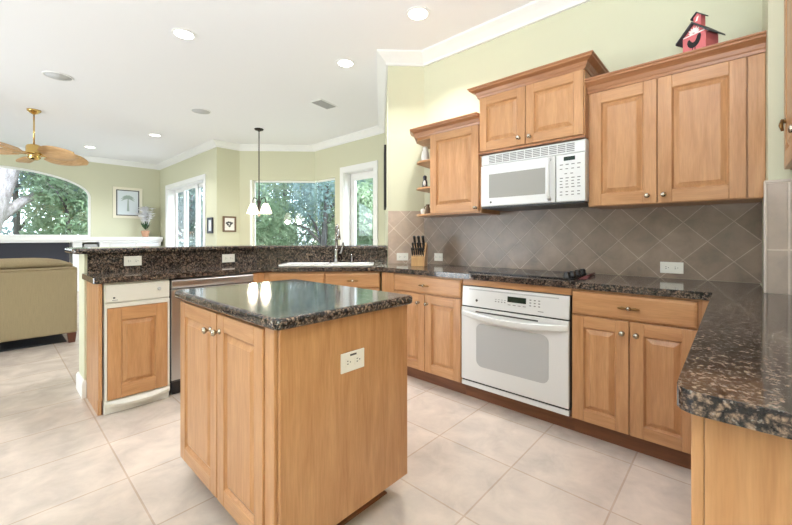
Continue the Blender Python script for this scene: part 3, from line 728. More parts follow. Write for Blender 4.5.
# --- right peninsula base
t = thing('base_cabinet', 'wooden peninsula base under the near granite corner at lower right', 'cabinet', (2.27, 0.040, 0), R(180))
MB().box(0, 1.40, 0.0, 0.50, 0.10, CB-0.001).build('carcase', M['wood'], t, 0.0015)
MB().box(1.40, 1.42, 0.0005, 0.50, 0.0, CB-0.001).build('end_panel', M['wood'], t, 0.0015)
MB().box(1.345, 1.4205, -0.018, 0.0, 0.0, CB-0.001).build('corner_post', M['wood'], t, 0.002)
door(t, 0.03, 0.66, 0.105, 0.852, st=0.07, kn=(0.62, 0.78)); door(t, 0.668, 1.335, 0.105, 0.852, st=0.07, kn=(0.71, 0.78))
MB().box(0, 1.34, 0.05, 0.065, 0, 0.10).build('toe_kick', M['toe_wood'], t)

# ------------------------------------------------------------------ upper cabinets
def cab_crown(parent, path, zb, h=0.085, p=0.06, z_in=None):
    prof = [(0, zb), (0.008, zb), (0.012, zb+0.016), (0.016, zb+0.020), (0.024, zb+0.040), (p*0.72, zb+h*0.66), (p*0.86, zb+h*0.72), (p*0.88, zb+h*0.84), (p, zb+h*0.9), (p, zb+h), (0, zb+h)]
    return MB().sweep(path, prof, -1).build('crown', M['crown_wood'], parent)
UX = 2.615
def upper(name, label, Y0, w, z0, z1, xf=UX): 
    t = thing(name, label, 'cabinet', (xf, Y0, 0), RUN); dp = XR-0.011-xf
    MB().box(0, w, 0, dp, z0, z1).build('carcase', M['wood'], t, 0.0015); return t, dp
# right one
t, dp = upper('wall_cabinet', 'wooden two-door wall cabinet with the birdhouse on top', 0.701, 0.806, 1.363, 2.10)
door(t, 0.013, 0.368, 1.367, 2.088, kn=(0.324, 1.410), st=0.066, rl=0.072); door(t, 0.373, 0.745, 1.367, 2.088, kn=(0.402, 1.410), st=0.066, rl=0.072)
MB().box(0.751, 0.8145, -0.016, 0, 1.367, 2.095).build('filler_strip', M['wood'], t, 0.002)
cab_crown(t, [(0.0, -0.016), (0.815, -0.016)], 2.088)
MB().box(0.0, 0.806, -0.014, dp, 2.160, 2.173).build('top_board', M['crown_wood'], t)
# left one
t, dp = upper('wall_cabinet', 'single-door wooden wall cabinet left of the microwave', 1.980, 0.497, 1.36, 2.08)
door(t, 0.004, 0.484, 1.372, 2.073, kn=(0.462, 1.402), st=0.066, rl=0.072)
# open corner shelf unit at its left
s = thing('corner_shelf', 'open wooden corner shelf unit at the left end of the wall cabinets', 'shelf', (UX, 1.982, 0), RUN)
for zz in (1.360, 1.603, 1.845): MB().prism([(-0.001, 0.0), (-0.001, dp), (-0.25, dp), (-0.205, 0.05), (-0.14, 0.0)], zz, zz+0.018).build('shelf_board', M['wood_h'], s, 0.003)
MB().prism([(-0.001, 0.0), (-0.001, dp), (-0.262, dp), (-0.215, 0.06), (-0.155, 0.0)], 2.045, 2.08).build('top_board', M['wood_h'], s, 0.002)
MB().box(-0.10, -0.001, dp-0.006, dp, 1.378, 2.045).build('back_board', M['wood'], s)
o = cab_crown(t, [(-0.262, dp), (-0.215, 0.06), (-0.155, -0.016), (0.497, -0.016)], 2.063, 0.08)
# raised middle one
t, dp = upper('wall_cabinet', 'raised two-door wooden wall cabinet above the white microwave', 1.452, 0.750, 1.812, 2.26, 2.545)
door(t, 0.006, 0.364, 1.822, 2.238, kn=(0.322, 1.872), st=0.058, rl=0.066); door(t, 0.369, 0.744, 1.822, 2.238, kn=(0.400, 1.868), st=0.058, rl=0.066)
cab_crown(t, [(0.0, dp), (0.0, -0.016), (0.750, -0.016), (0.750, dp)], 2.232, 0.075, 0.066)
MB().box(-0.004, 0.754, -0.024, 0.012, 1.800, 1.8125).build('light_rail', M['crown_wood'], t, 0.002)

# cabinet in the right corner of the frame, door facing the range run
t = thing('wall_cabinet', 'wooden wall cabinet cut off by the right edge above the tiled column', 'cabinet', (2.44, -0.185, 0), R(180))
MB().box(0, 1.20, 0, 0.30, 1.47, 2.60).build('carcase', M['wood'], t, 0.0015)
d_ = door(t, 0.012, 0.58, 1.474, 2.596, st=0.066, rl=0.072); d2_ = door(t, 0.588, 1.19, 1.474, 2.596, st=0.066, rl=0.072, kn=(0.63, 1.53))
MB().lathe([(0.012, 0), (0.012, 0.004), (0.006, 0.008), (0.006, 0.014), (0.001, 0.015)], (0.10, -0.02, 1.675), 'y', 10).tube([(0.10, -0.030, 1.68), (0.11, -0.036, 1.655), (0.11, -0.031, 1.63)], [0.007, 0.008, 0.005], 8).build('handle', M['bronze'], d_)

# ------------------------------------------------------------------ microwave
t = thing('microwave', 'white over-range microwave hung below the raised middle cabinet', 'microwave', (2.555, 1.438, 0), RUN)
mw = 0.742
MB().box(0.002, mw-0.002, 0.0, XR-0.012-2.555, 1.397, 1.797).build('body', M['white'], t, 0.002)
MB().box(0.006, mw-0.006, -0.02, XR-0.02-2.555, 1.386, 1.397).build('underside', M['black'], t)
vt = MB().box(0.002, mw-0.002, -0.016, 0.0, 1.716, 1.790).build('vent_frame', M['white'], t, 0.003)
mb = MB()
for r_ in range(5):
    for k in range(11): mb.box(0.065+k*0.056, 0.065+k*0.056+0.050, -0.0165, -0.0145, 1.726+r_*0.0118, 1.726+r_*0.0118+0.0065)
mb.build('vent_grille', M['grey_mark'], vt)
d_ = MB().box(0.002, 0.556, -0.026, 0.0, 1.400, 1.710).build('door', M['white'], t, 0.005)
MB().box(0.070, 0.490, -0.0275, -0.024, 1.462, 1.640).build('window', M['mw_glass'], d_, 0.001)
MB().tube([(0.520, -0.026, 1.690), (0.520, -0.050, 1.675), (0.520, -0.060, 1.62), (0.520, -0.060, 1.49), (0.520, -0.050, 1.435), (0.520, -0.026, 1.420)], 0.0125, 10).build('handle', M['white'], d_)
MB().lathe([(0.008, 0), (0.008, 0.001)], (0.085, -0.026, 1.430), 'y', 14).build('round_emblem', M['dark_grey'], d_)
cpn = MB().box(0.561, mw-0.002, -0.022, 0.0, 1.400, 1.710).build('control_panel', M['white'], t, 0.004)
MB().box(0.610, 0.680, -0.0235, -0.02, 1.668, 1.694).build('display', M['display'], cpn)
for r_, z_ in enumerate((1.640, 1.612, 1.580, 1.552, 1.532, 1.512, 1.492, 1.462, 1.442)):
    for k in range(4 if r_ not in (2,) else 2):
        xx = 0.585+k*0.036+(0.03 if r_ == 2 else 0); MB().box(xx, xx+(0.016 if r_ % 3 else 0.020), -0.0228, -0.0215, z_, z_+0.006).build('button', M['grey_mark'], cpn)

# ------------------------------------------------------------------ outlets
def outlet(label, loc, rotz, w=0.115, h=0.075, mat='outlet'):
    t = thing('wall_outlet', label, 'outlet', loc, rotz, 'white outlets around the kitchen')
    MB().box(-w/2, w/2, -0.006, -0.0003, -h/2, h/2).build('cover_plate', M[mat], t, 0.002)
    for k in (-1, 1):
        s_ = MB().box(k*0.024-0.017, k*0.024+0.017, -0.0075, -0.0055, -0.017, 0.017).build('socket', M['outlet'], t, 0.0012)
        MB().box(k*0.024-0.008, k*0.024-0.002, -0.0082, -0.007, 0.004, 0.007).box(k*0.024-0.008, k*0.024-0.001, -0.0082, -0.007, -0.007, -0.004).box(k*0.024+0.006, k*0.024+0.010, -0.0082, -0.007, -0.002, 0.002).build('slots', M['dark_grey'], s_)
    return t
o = outlet('white double outlet on the end panel of the island', (0.944, 1.0980, 0.686), 0, 0.118, 0.075)
MB().box(-0.016, 0.016, -0.0070, -0.0055, 0.022, 0.029).build('test_button', M['dark_grey'], o)
outlet('white outlet on dark granite strip above the trash compactor', (0.735, BY-bt-0.0003, 0.982), 0)
outlet('white outlet on granite strip left of the sink near the bend', (1.475, BY-bt-0.0003, 0.972), 0)
q2 = lambda s_: (pB[0]+q*s_-0.0093*q, pB[1]-q*s_-0.0093*q)
xx, yy = q2(0.145); outlet('white outlet on the pinkish tiled pier left of the knife block', (xx, yy, 0.972), DIAG)
outlet('white outlet on the tile just right of the knife block', (XR-0.0093, 2.125, 0.975), RUN, 0.10, 0.075)
outlet('white outlet on backsplash above the right base cabinet', (XR-0.0093, 0.297, 0.972), RUN, 0.12, 0.072)

# ------------------------------------------------------------------ knife block
kb = thing('knife_block', 'light wooden knife block on the worktop at the tiled corner', 'knife block', (2.630, 2.125, CT), R(-66))
MB().prism_x([(-0.055, 0.0005), (-0.055, 0.075), (0.035, 0.215), (0.065, 0.195), (0.065, 0.0005)], -0.062, 0.062).build('block', M['block_wood'], kb, 0.003)
mk = root_matrix(kb)
def knife(x, u, length, r, label, group):
    # u runs up the sloped face of the block, handles leave it at a right angle
    fx = Vector((0, -0.055, 0.075)).lerp(Vector((0, 0.035, 0.215)), u); nrm = Vector((0, -0.14, 0.09)).normalized()
    nrm = (nrm+Vector((0, 0.22, 0.62))).normalized()
    a = Vector((x, fx.y, fx.z)); b = a+nrm*length
    t = thing('kitchen_knife', label, 'knife', mk @ a, R(-66), group)
    d = nrm*length
    MB().tube([nrm*0.001, nrm*0.012], r*0.95, 8).build('bolster', M['nickel'], t)
    MB().tube([d*0.13, d*0.35, d*0.7, d*0.93, d], [r*0.9, r*1.1, r, r*1.2, r*0.7], 8).build('handle', M['matte_black'], t)
for k in range(6): knife(-0.049+k*0.0196, 0.12, 0.085, 0.0078, 'black-handled steak knife in the lowest row of the knife block', 'steak knives in the block')
for k in range(5): knife(-0.047+k*0.0235, 0.42, 0.090, 0.009, 'black-handled kitchen knife in the middle row of the knife block', 'middle knives in the block')
for k in range(3): knife(-0.040+k*0.040, 0.76, 0.105, 0.0115, 'large black-handled knife in the top row of the knife block', 'large knives in the block')

# ------------------------------------------------------------------ things on the corner shelf
mb = MB().lathe([(0.026, 0.0005), (0.034, 0.02), (0.037, 0.06), (0.030, 0.10), (0.020, 0.118), (0.024, 0.126), (0.026, 0.132), (0.018, 0.15), (0.001, 0.155)], (2.730, 2.135, 1.8635), 'z', 18)
tag(mb.build('jar', M['ceramic_grey']), 'mottled grey-white lidded jar on the top corner shelf', 'jar')
t = thing('figurine', 'small dark figurine with white front on the middle corner shelf', 'figurine', (2.725, 2.135, 1.6215), R(-60))
MB().lathe([(0.022, 0.0005), (0.026, 0.02), (0.024, 0.06), (0.014, 0.085), (0.018, 0.10), (0.016, 0.118), (0.001, 0.125)], (0, 0, 0), 'z', 14).build('body', M['navy'], t)
MB().sphere((0, -0.018, 0.045), 0.014, sc=(1, 0.8, 2.2)).build('white_front', M['matte_white'], t)
mb = MB().lathe([(0.014, 0.0005), (0.020, 0.012), (0.024, 0.03), (0.022, 0.046), (0.012, 0.054), (0.001, 0.056)], (2.70, 2.135, 1.3785), 'z', 16)
tag(mb.build('pot', M['matte_white']), 'small round white pot at front of the bottom corner shelf', 'pot')
t = thing('pitcher', 'little brown pitcher at the back of the bottom corner shelf', 'pitcher', (2.79, 2.15, 1.3785), 0)
MB().lathe([(0.020, 0.0005), (0.028, 0.02), (0.026, 0.05), (0.014, 0.08), (0.018, 0.10), (0.001, 0.101)], (0, 0, 0), 'z', 14).build('body', M['frame_brown'], t)
MB().tube([(0, 0.014, 0.09), (0, 0.040, 0.08), (0, 0.042, 0.05), (0, 0.026, 0.03)], 0.004, 8).build('handle', M['frame_brown'], t)

# ------------------------------------------------------------------ birdhouse
t = thing('birdhouse', 'pink-red birdhouse with black rooster on top of the right wall cabinet', 'birdhouse', (2.635, 0.140, 2.1745), R(-117))
t.scale = (0.98, 0.98, 1.04)
hw, hd, hh, pk = 0.058, 0.055, 0.095, 0.150
MB().prism_y([(-hw, 0.0), (hw, 0.0), (hw, hh), (0, pk), (-hw, hh)], -hd, hd).build('house_body', M['pink'], t, 0.0015)
mb = MB(); sl = (pk-hh)/hw; e = hw+0.026
for sgn in (-1, 1):
    mb.prism_y([(0, pk+0.001), (sgn*e, pk+0.001-sl*e), (sgn*e, pk+0.010-sl*e), (0, pk+0.010)] if sgn < 0 else [(0, pk+0.010), (e, pk+0.010-sl*e), (e, pk+0.001-sl*e), (0, pk+0.001)], -hd-0.02, hd+0.012)
mb.build('roof', M['roof'], t)
MB().prism_y([(-0.019, pk-0.006), (0.019, pk-0.006), (0.019, pk+0.048), (0, pk+0.064), (-0.019, pk+0.048)], -0.028, 0.012).build('cupola', M['pink'], t, 0.001)
mb = MB()
mb.prism_y([(0, pk+0.065), (-0.030, pk+0.039), (-0.030, pk+0.045), (0, pk+0.071)], -0.036, 0.018); mb.prism_y([(0, pk+0.071), (0.030, pk+0.045), (0.030, pk+0.039), (0, pk+0.065)], -0.036, 0.018)
mb.build('cupola_roof', M['roof'], t)
MB().prism_y([(-0.008, pk+0.022), (0.002, pk+0.024), (0.009, pk+0.046), (0.0, pk+0.044)], -0.0295, -0.0275).build('cupola_mark', M['matte_white'], t)
roo = [(-0.034, 0.060), (-0.030, 0.074), (-0.022, 0.078), (-0.016, 0.066), (-0.006, 0.056), (0.006, 0.058), (0.014, 0.072), (0.018, 0.084), (0.026, 0.092), (0.034, 0.090), (0.036, 0.078), (0.032, 0.058), (0.024, 0.042), (0.012, 0.032), (-0.004, 0.028), (-0.018, 0.032), (-0.029, 0.044)]
mb = plate(roo, [], 0, 0.002); mb.xf(Matrix.Translation((0, -hd, 0)) @ Matrix.Rotation(R(90), 4, 'X'))
mb.box(-0.008, -0.005, -hd-0.002, -hd, 0.014, 0.03); mb.box(0.005, 0.008, -hd-0.002, -hd, 0.014, 0.03); mb.box(-0.016, 0.014, -hd-0.002, -hd, 0.012, 0.015)
mb.build('rooster', M['matte_black'], t)
mb = MB()
for k in range(7):
    a = R(20+k*23.3); l_ = 0.030 if k in (0, 6) else 0.036; c_, s__ = math.cos(a), math.sin(a)
    p0 = (0.006*c_, 0.100+0.004*s__); p2 = (l_*c_, 0.100+l_*s__); pm = ((l_*0.62)*c_, 0.100+(l_*0.62)*s__); w_ = 0.0058
    mb.prism_y([p0, (pm[0]+w_*s__, pm[1]-w_*c_), p2, (pm[0]-w_*s__, pm[1]+w_*c_)], -hd-0.0018, -hd)
mb.box(-0.054, 0.054, -hd-0.0022, -hd, 0.095, 0.1005)
mb.build('white_petals', M['matte_white'], t)

# ------------------------------------------------------------------ ceiling fittings
def can(loc, label):
    t = thing('recessed_light', label, 'ceiling light', (loc[0], loc[1], CZ), 0, 'recessed ceiling lights')
    p2 = plate([(0.10*math.cos(2*PI*k/28), 0.10*math.sin(2*PI*k/28)) for k in range(28)], [[(0.078*math.cos(2*PI*k/28), 0.078*math.sin(2*PI*k/28)) for k in range(28)]], -0.008, -0.0005)
    p2.build('trim_ring', M['trim'], t, 0.002)
    MB().lathe([(0.079, -0.0035), (0.079, -0.001)], (0, 0, 0), 'z', 28).build('lens', M['lens'], t)
    d = bpy.data.lights.new('recessed_light_beam', 'AREA'); d.shape = 'DISK'; d.size = 0.14; d.energy = 14; d.color = (1, 0.985, 0.975); d.spread = R(110)
    lo = bpy.data.objects.new('beam', d); COL.objects.link(lo); lo.parent = t; lo.location = (0, 0, -0.012)
    return t
can((2.349, 1.911), 'lit recessed ceiling light nearest the range wall')
can((1.158, 3.658), 'lit recessed ceiling light above the counter left of the island')
can((2.499, 3.015), 'lit recessed ceiling light before the angled pier and sink')
can((1.949, 7.646), 'lit recessed ceiling light near the sliding glass door')
can((1.316, 9.63), 'faint lit recessed ceiling light just right of the ceiling fan blade')
for (x, y, l_) in ((0.492, 5.664, 'round white ceiling speaker above the sofa, the larger one'), (2.03, 5.704, 'round white ceiling speaker left of the pendant lamp, smaller and farther')):
    t = thing('ceiling_speaker', l_, 'speaker', (x, y, CZ), 0, 'ceiling speakers')
    MB().lathe([(0.135, -0.001), (0.135, -0.006), (0.122, -0.010), (0.120, -0.005), (0.12, -0.001)], (0, 0, 0), 'z', 28).build('rim', M['trim'], t)
    MB().lathe([(0.120, -0.0065), (0.120, -0.002)], (0, 0, 0), 'z', 28).build('grille', M['speaker'], t)
t = thing('air_vent', 'rectangular grey air vent in the ceiling before the pier', 'vent', (3.067, 4.159, CZ), R(10))
MB().box(-0.17, 0.17, -0.10, 0.10, -0.008, -0.0005).build('frame', M['trim'], t, 0.002)
for k in range(7): MB().box(-0.15, 0.15, -0.082+k*0.025, -0.082+k*0.025+0.016, -0.013, -0.008).build('slat', M['vent'], t)

# ------------------------------------------------------------------ pendant lamp
rv = Vector((0.676, -0.737, 0))
t = thing('pendant_lamp', 'dark bronze pendant lamp with two glowing glass shades by the nook window', 'lamp', (3.031, 5.927, CZ), R(-47.45))
MB().lathe([(0.075, -0.0005), (0.070, -0.018), (0.030, -0.032), (0.010, -0.045), (0.001, -0.046)], (0, 0, 0), 'z', 20).build('canopy', M['iron'], t)
MB().tube([(0, 0, -0.04), (0, 0, -1.14)], 0.0085, 10).build('rod', M['iron'], t)
MB().lathe([(0.001, -1.50), (0.014, -1.48), (0.022, -1.45), (0.012, -1.42), (0.020, -1.36), (0.030, -1.30), (0.020, -1.24), (0.012, -1.16), (0.016, -1.13), (0.001, -1.12)], (0, 0, 0), 'z', 16).build('body', M['iron'], t)
for sx in (-0.115, 0.125):
    k = 1 if sx > 0 else -1
    MB().tube([(0, 0, -1.36), (sx*0.35, -0.01*k, -1.20+0.02), (sx*0.8, -0.02*k, -1.16), (sx, -0.03*k, -1.20), (sx, -0.03*k, -1.265)], 0.008, 8).build('arm', M['iron'], t)
    MB().lathe([(0.032, -1.262), (0.045, -1.285), (0.066, -1.33), (0.085, -1.385), (0.098, -1.425), (0.090, -1.432), (0.001, -1.405)], (sx, -0.03*k, 0), 'z', 22).build('lamp_shade', M['shade'], t)
    d = bpy.data.lights.new('pendant_bulb', 'POINT'); d.energy = 10; d.color = (1, 0.85, 0.65); d.shadow_soft_size = 0.06
    lo = bpy.data.objects.new('bulb', d); COL.objects.link(lo); lo.parent = t; lo.location = (sx, -0.03*k, -1.47)

# ------------------------------------------------------------------ ceiling fan
t = thing('ceiling_fan', 'brass ceiling fan with woven palm-leaf blades at far left', 'fan', (0.389, 7.429, CZ), R(-47.45))
MB().lathe([(0.080, -0.0005), (0.075, -0.02), (0.040, -0.05), (0.018, -0.065), (0.001, -0.066)], (0, 0, 0), 'z', 20).build('canopy', M['brass'], t)
MB().tube([(0, 0, -0.07), (0, 0, -0.50)], 0.0095, 10).build('downrod', M['brass'], t)
MB().lathe([(0.02, -0.49), (0.075, -0.51), (0.088, -0.53), (0.088, -0.60), (0.098, -0.615), (0.098, -0.64), (0.06, -0.66), (0.075, -0.69), (0.045, -0.72), (0.001, -0.725)], (0, 0, 0), 'z', 22).build('motor_housing', M['brass'], t)
def blade_mb():
    outl = []
    n = 14
    for k in range(n+1):
        u = k/n; wv = 0.175*math.sin(PI*(0.10+0.86*u)**0.9)**0.62
        outl.append((0.15+0.51*u, wv))
    vs = []; fs = []
    for i, (x, w_) in enumerate(outl):
        w_ = max(w_, 0.012)
        for j in range(5):
            v_ = -1+j*0.5; z_ = -0.02*(1-v_*v_)-0.03*((x-0.15)/0.58)**2
            vs.append((x, w_*v_, z_+0.006)); 
    m1 = len(vs)
    vs += [(x, y, z-0.010) for x, y, z in vs]
    for i in range(len(outl)-1):
        for j in range(4):
            a = i*5+j; fs.append((a, a+1, a+6, a+5)); fs.append((m1+a, m1+a+5, m1+a+6, m1+a+1))
        fs.append((i*5, i*5+5, m1+i*5+5, m1+i*5)); fs.append((i*5+4, m1+i*5+4, m1+i*5+9, i*5+9))
    e_ = (len(outl)-1)*5
    for j in range(4): fs.append((j, m1+j, m1+j+1, j+1)); fs.append((e_+j, e_+j+1, m1+e_+j+1, m1+e_+j))
    return MB().add(vs, fs, 0, True)
for k in range(5):
    a = R(-4+72*k); mt = Matrix.Translation((0, 0, -0.63)) @ Matrix.Rotation(a, 4, 'Z') @ Matrix.Rotation(R(-24), 4, 'X')
    b = blade_mb(); b.xf(mt); bo = b.build('fan_blade', M['palm'], t)
    br_ = MB().hexa([(0.05, -0.018, -0.012), (0.22, -0.035, -0.016), (0.22, 0.035, -0.016), (0.05, 0.018, -0.012)], [(0.05, -0.018, -0.004), (0.22, -0.035, -0.008), (0.22, 0.035, -0.008), (0.05, 0.018, -0.004)])
    br_.xf(mt); br_.build('blade_bracket', M['brass'], bo)

# ------------------------------------------------------------------ sofa and rug
tag(MB().box(-2.1, 0.55, 5.50, 8.6, 0.0005, 0.012).build('area_rug', M['navy'], None, 0.004), 'dark navy rug on the floor beneath the sofa', 'rug')
t = thing('sofa', 'olive-beige fabric sofa seen from behind at far left', 'sofa', (-0.42, 5.40, 0.012), 0)
hwS = 1.05
MB().box(-hwS+0.02, hwS-0.02, 0.05, 0.90, 0.09, 0.42).build('base', M['fabric'], t, 0.02, 3)
MB().prism_x([(0.0, 0.10), (0.0, 0.80), (0.03, 0.825), (0.17, 0.825), (0.22, 0.42), (0.22, 0.10)], -hwS, hwS).build('backrest', M['fabric'], t, 0.02, 3)
MB().tube([(-hwS+0.004, 0.006, 0.812), (hwS-0.004, 0.006, 0.812)], 0.008, 8).build('piping', M['fabric'], t)
for sx in (-1, 1): MB().box(sx*hwS, sx*(hwS-0.20), 0.18, 0.92, 0.10, 0.60).build('arm', M['fabric'], t, 0.05, 4)
for sx in (-1, 1):
    a, b = (0.01, hwS-0.20) if sx > 0 else (-hwS+0.20, -0.01)
    MB().box(a, b, 0.22, 0.94, 0.42, 0.56).build('seat_cushion', M['fabric'], t, 0.04, 4)
    n = 10; secs = []
    a2, b2 = (0.012, hwS-0.03) if sx > 0 else (-hwS+0.03, -0.012)
    for k in range(n+1):
        u = k/n; xx = a2+(b2-a2)*u; e = (1-abs(2*u-1)**4)
        top = 0.86+0.075*e
        secs.append([(xx, 0.10, 0.828), (xx, 0.08+0.01*(1-e), 0.86), (xx, 0.11, top-0.012), (xx, 0.19, top), (xx, 0.29, top-0.03), (xx, 0.36, 0.78), (xx, 0.34, 0.57), (xx, 0.23, 0.565), (xx, 0.20, 0.828)])
    vs = [p for s_ in secs for p in s_]; fs = []; K = 9
    for k in range(n):
        for j in range(K): j2 = (j+1) % K; fs.append((k*K+j, k*K+j2, (k+1)*K+j2, (k+1)*K+j))
    fs += [tuple(reversed(range(K))), tuple(n*K+j for j in range(K))]
    MB().add(vs, fs, 0, True).build('back_cushion', M['fabric'], t)
for (sx, yy) in ((-1, 0.02), (1, 0.02), (-1, 0.82), (1, 0.82)):
    xx = sx*(hwS-0.045); zb = -0.0115 if (sx > 0 or yy < 0.1) else 0.0
    if yy < 0.1: zb = -0.0115
    elif sx > 0: zb = -0.0115
    else: zb = 0.0005
    MB().hexa([(xx-0.028, yy, zb), (xx+0.028, yy, zb), (xx+0.028, yy+0.06, zb), (xx-0.028, yy+0.06, zb)], [(xx-0.04, yy-0.005, 0.098), (xx+0.04, yy-0.005, 0.098), (xx+0.04, yy+0.075, 0.098), (xx-0.04, yy+0.075, 0.098)]).build('leg', M['sofa_leg'], t, 0.003)

# ------------------------------------------------------------------ built-in ledge under the arched window
t = thing('built_in_ledge', 'long white built-in ledge under the arched window', 'ledge', (0, 10.83, 0), 0)
MB().box(-3.0, 2.83, -0.41, -0.001, 1.105, 1.178).box(-3.0, 2.82, -0.38, -0.001, 1.06, 1.105).build('ledge_top', M['trim'], t, 0.006)
MB().box(-3.0, -1.16, -0.35, -0.001, 0, 1.06).box(1.145, 1.24, -0.35, -0.001, 0, 1.06).box(1.24, 2.80, -0.35, -0.001, 0, 0.66).box(1.24, 1.30, -0.35, -0.001, 0.66, 1.06).box(1.60, 2.80, -0.35, -0.001, 0.66, 1.06).box(-1.16, 1.145, -0.16, -0.001, 0, 1.06).build('cabinet_body', M['trim'], t, 0.003)
for k in range(2): MB().box(1.78+k*0.5, 2.26+k*0.5, -0.368, -0.351, 0.68, 1.03).build('door', M['white'], t, 0.004)
tag(MB().box(-1.10, 1.10, 10.55, 10.665, 0.45, 1.055).build('dark_panel', M['navy'], None, 0.006), 'wide dark panel set below the white ledge, behind the sofa', 'panel')
tag(MB().box(1.34, 1.57, 10.52, 10.80, 0.661, 1.02).build('grey_box', M['vent'], None, 0.004), 'grey box in the open niche of white ledge above bar end', 'box')
# vase of white flowers on the ledge
t = thing('flower_pot', 'potted white flowers standing on the right end of the white ledge', 'potted flowers', (2.50, 10.60, 1.178), 0)
MB().lathe([(0.060, 0.0005), (0.072, 0.05), (0.085, 0.11), (0.092, 0.155), (0.084, 0.155), (0.078, 0.14), (0.001, 0.135)], (0, 0, 0), 'z', 20).build('pot', M['terracotta'], t)
mb = MB(); rn = random.Random(3)
for k in range(46):
    a = rn.uniform(0, 2*PI); tl = rn.uniform(0.1, 0.75); l_ = rn.uniform(0.14, 0.24)
    d = Vector((math.cos(a)*math.sin(tl), math.sin(a)*math.sin(tl), math.cos(tl))); b = Vector((d.y, -d.x, 0)).normalized()*0.022; o0 = Vector((0, 0, 0.17))
    mb.add([o0, o0+d*l_*0.5+b, o0+d*l_, o0+d*l_*0.5-b], [(0, 1, 2, 3)])
mb.build('foliage', M['leaf'], t)
for k in range(60):
    a = rn.uniform(0, 2*PI); tl = rn.uniform(0.0, 0.40)*(1 if k % 3 else 0.5); l_ = rn.uniform(0.22, 0.56)
    c_ = Vector((math.cos(a)*math.sin(tl), math.sin(a)*math.sin(tl), math.cos(tl)))*l_+Vector((0, 0, 0.16)); mb = MB()
    for j in range(5):
        a2 = 2*PI*j/5+a; d = Vector((math.cos(a2), math.sin(a2), 0.35))*0.095; b = Vector((-math.sin(a2), math.cos(a2), 0))*0.032
        mb.add([c_, c_+d*0.6+b, c_+d, c_+d*0.6-b], [(0, 1, 2, 3)])
    mb.tube([(0, 0, 0.17), c_], 0.003, 5)
    mb.build('flower', M['petal'], t)

# ------------------------------------------------------------------ pictures on the walls
def picture(name, label, loc, rotz, w, h, bw, fm, mm, art, cat='picture'):
    t = thing(name, label, cat, loc, rotz)
    p2 = plate([(-w/2, -h/2), (w/2, -h/2), (w/2, h/2), (-w/2, h/2)], [[(-w/2+bw, -h/2+bw), (w/2-bw, -h/2+bw), (w/2-bw, h/2-bw), (-w/2+bw, h/2-bw)]], 0.001, 0.03)
    p2.xf(Matrix.Rotation(R(90), 4, 'X')); p2.build('frame', fm, t, 0.003)
    MB().box(-w/2+bw, w/2-bw, -0.015, -0.001, -h/2+bw, h/2-bw).build('art_sheet', mm, t)
    if art: art(t)
    return t
def palm_art(t):
    mb = MB(); y0, y1 = -0.0165, -0.0145
    mb.prism_y([(-0.022, -0.20), (0.028, -0.20), (0.016, 0.10), (-0.004, 0.10)], y0, y1)
    for k in range(9):
        a = R(-20+k*27.5); l_ = 0.15; c_, s_ = math.cos(a), math.sin(a)
        mb.prism_y([(0.004, 0.10), (l_*0.5*c_+0.02*s_, 0.10+l_*0.45*s_-0.02*c_+0.02), (l_*c_, 0.10+l_*0.7*s_-0.03), (l_*0.5*c_-0.02*s_, 0.10+l_*0.45*s_+0.02*c_+0.02)], y0, y1)
    mb.build('palm_drawing', M['art_green'], t)
    w, h = 0.46, 0.62
    p2 = plate([(-w/2, -h/2), (w/2, -h/2), (w/2, h/2), (-w/2, h/2)], [[(-w/2+0.022, -h/2+0.022), (w/2-0.022, -h/2+0.022), (w/2-0.022, h/2-0.022), (-w/2+0.022, h/2-0.022)]], 0.0145, 0.017)
    p2.xf(Matrix.Rotation(R(90), 4, 'X')); p2.build('inner_border', M['dark_grey'], t)
picture('framed_picture', 'cream-framed palm tree picture on wall right of the arched window', (2.19, AY, 2.00), 0, 0.59, 0.74, 0.06, M['frame_cream'], M['art_blue'], palm_art)
def squiggle(t):
    mb = MB()
    for (x, z, r_) in ((-0.05, 0.02, 0.022), (-0.02, 0.035, 0.02), (0.015, 0.03, 0.02), (0.045, 0.02, 0.02), (-0.03, -0.01, 0.02), (0.02, -0.008, 0.018), (0.0, -0.04, 0.02)):
        mb.prism_y([(x+r_*math.cos(2*PI*k/9)*(1+0.3*(k % 2)), z+r_*math.sin(2*PI*k/9)) for k in range(9)], -0.0165, -0.0145)
    mb.build('ink_drawing', M['dark_grey'], t)
picture('framed_picture', 'small brown-framed ink drawing on the wall left of the nook window', (3.105, 7.27, 1.425), 0, 0.255, 0.305, 0.032, M['frame_brown'], M['matte_white'], squiggle)
def panel_art(t): MB().box(-0.055, 0.055, -0.017, -0.0145, -0.05, 0.06).build('screen', M['ceramic_grey'], t)
picture('wall_panel', 'small black wall panel with pale centre beside the sliding door', (SX, 7.55, 1.40), RUN, 0.26, 0.31, 0.045, M['navy'], M['art_blue'], panel_art, 'wall panel')
tt = 1.1; px_, py_ = pB[0]+q*tt, pB[1]+q*tt
picture('framed_picture', 'dark framed picture seen edge-on on the passage wall past the pier', (px_, py_, 1.93), R(225), 0.45, 0.78, 0.05, M['matte_black'], M['art_blue'], None)

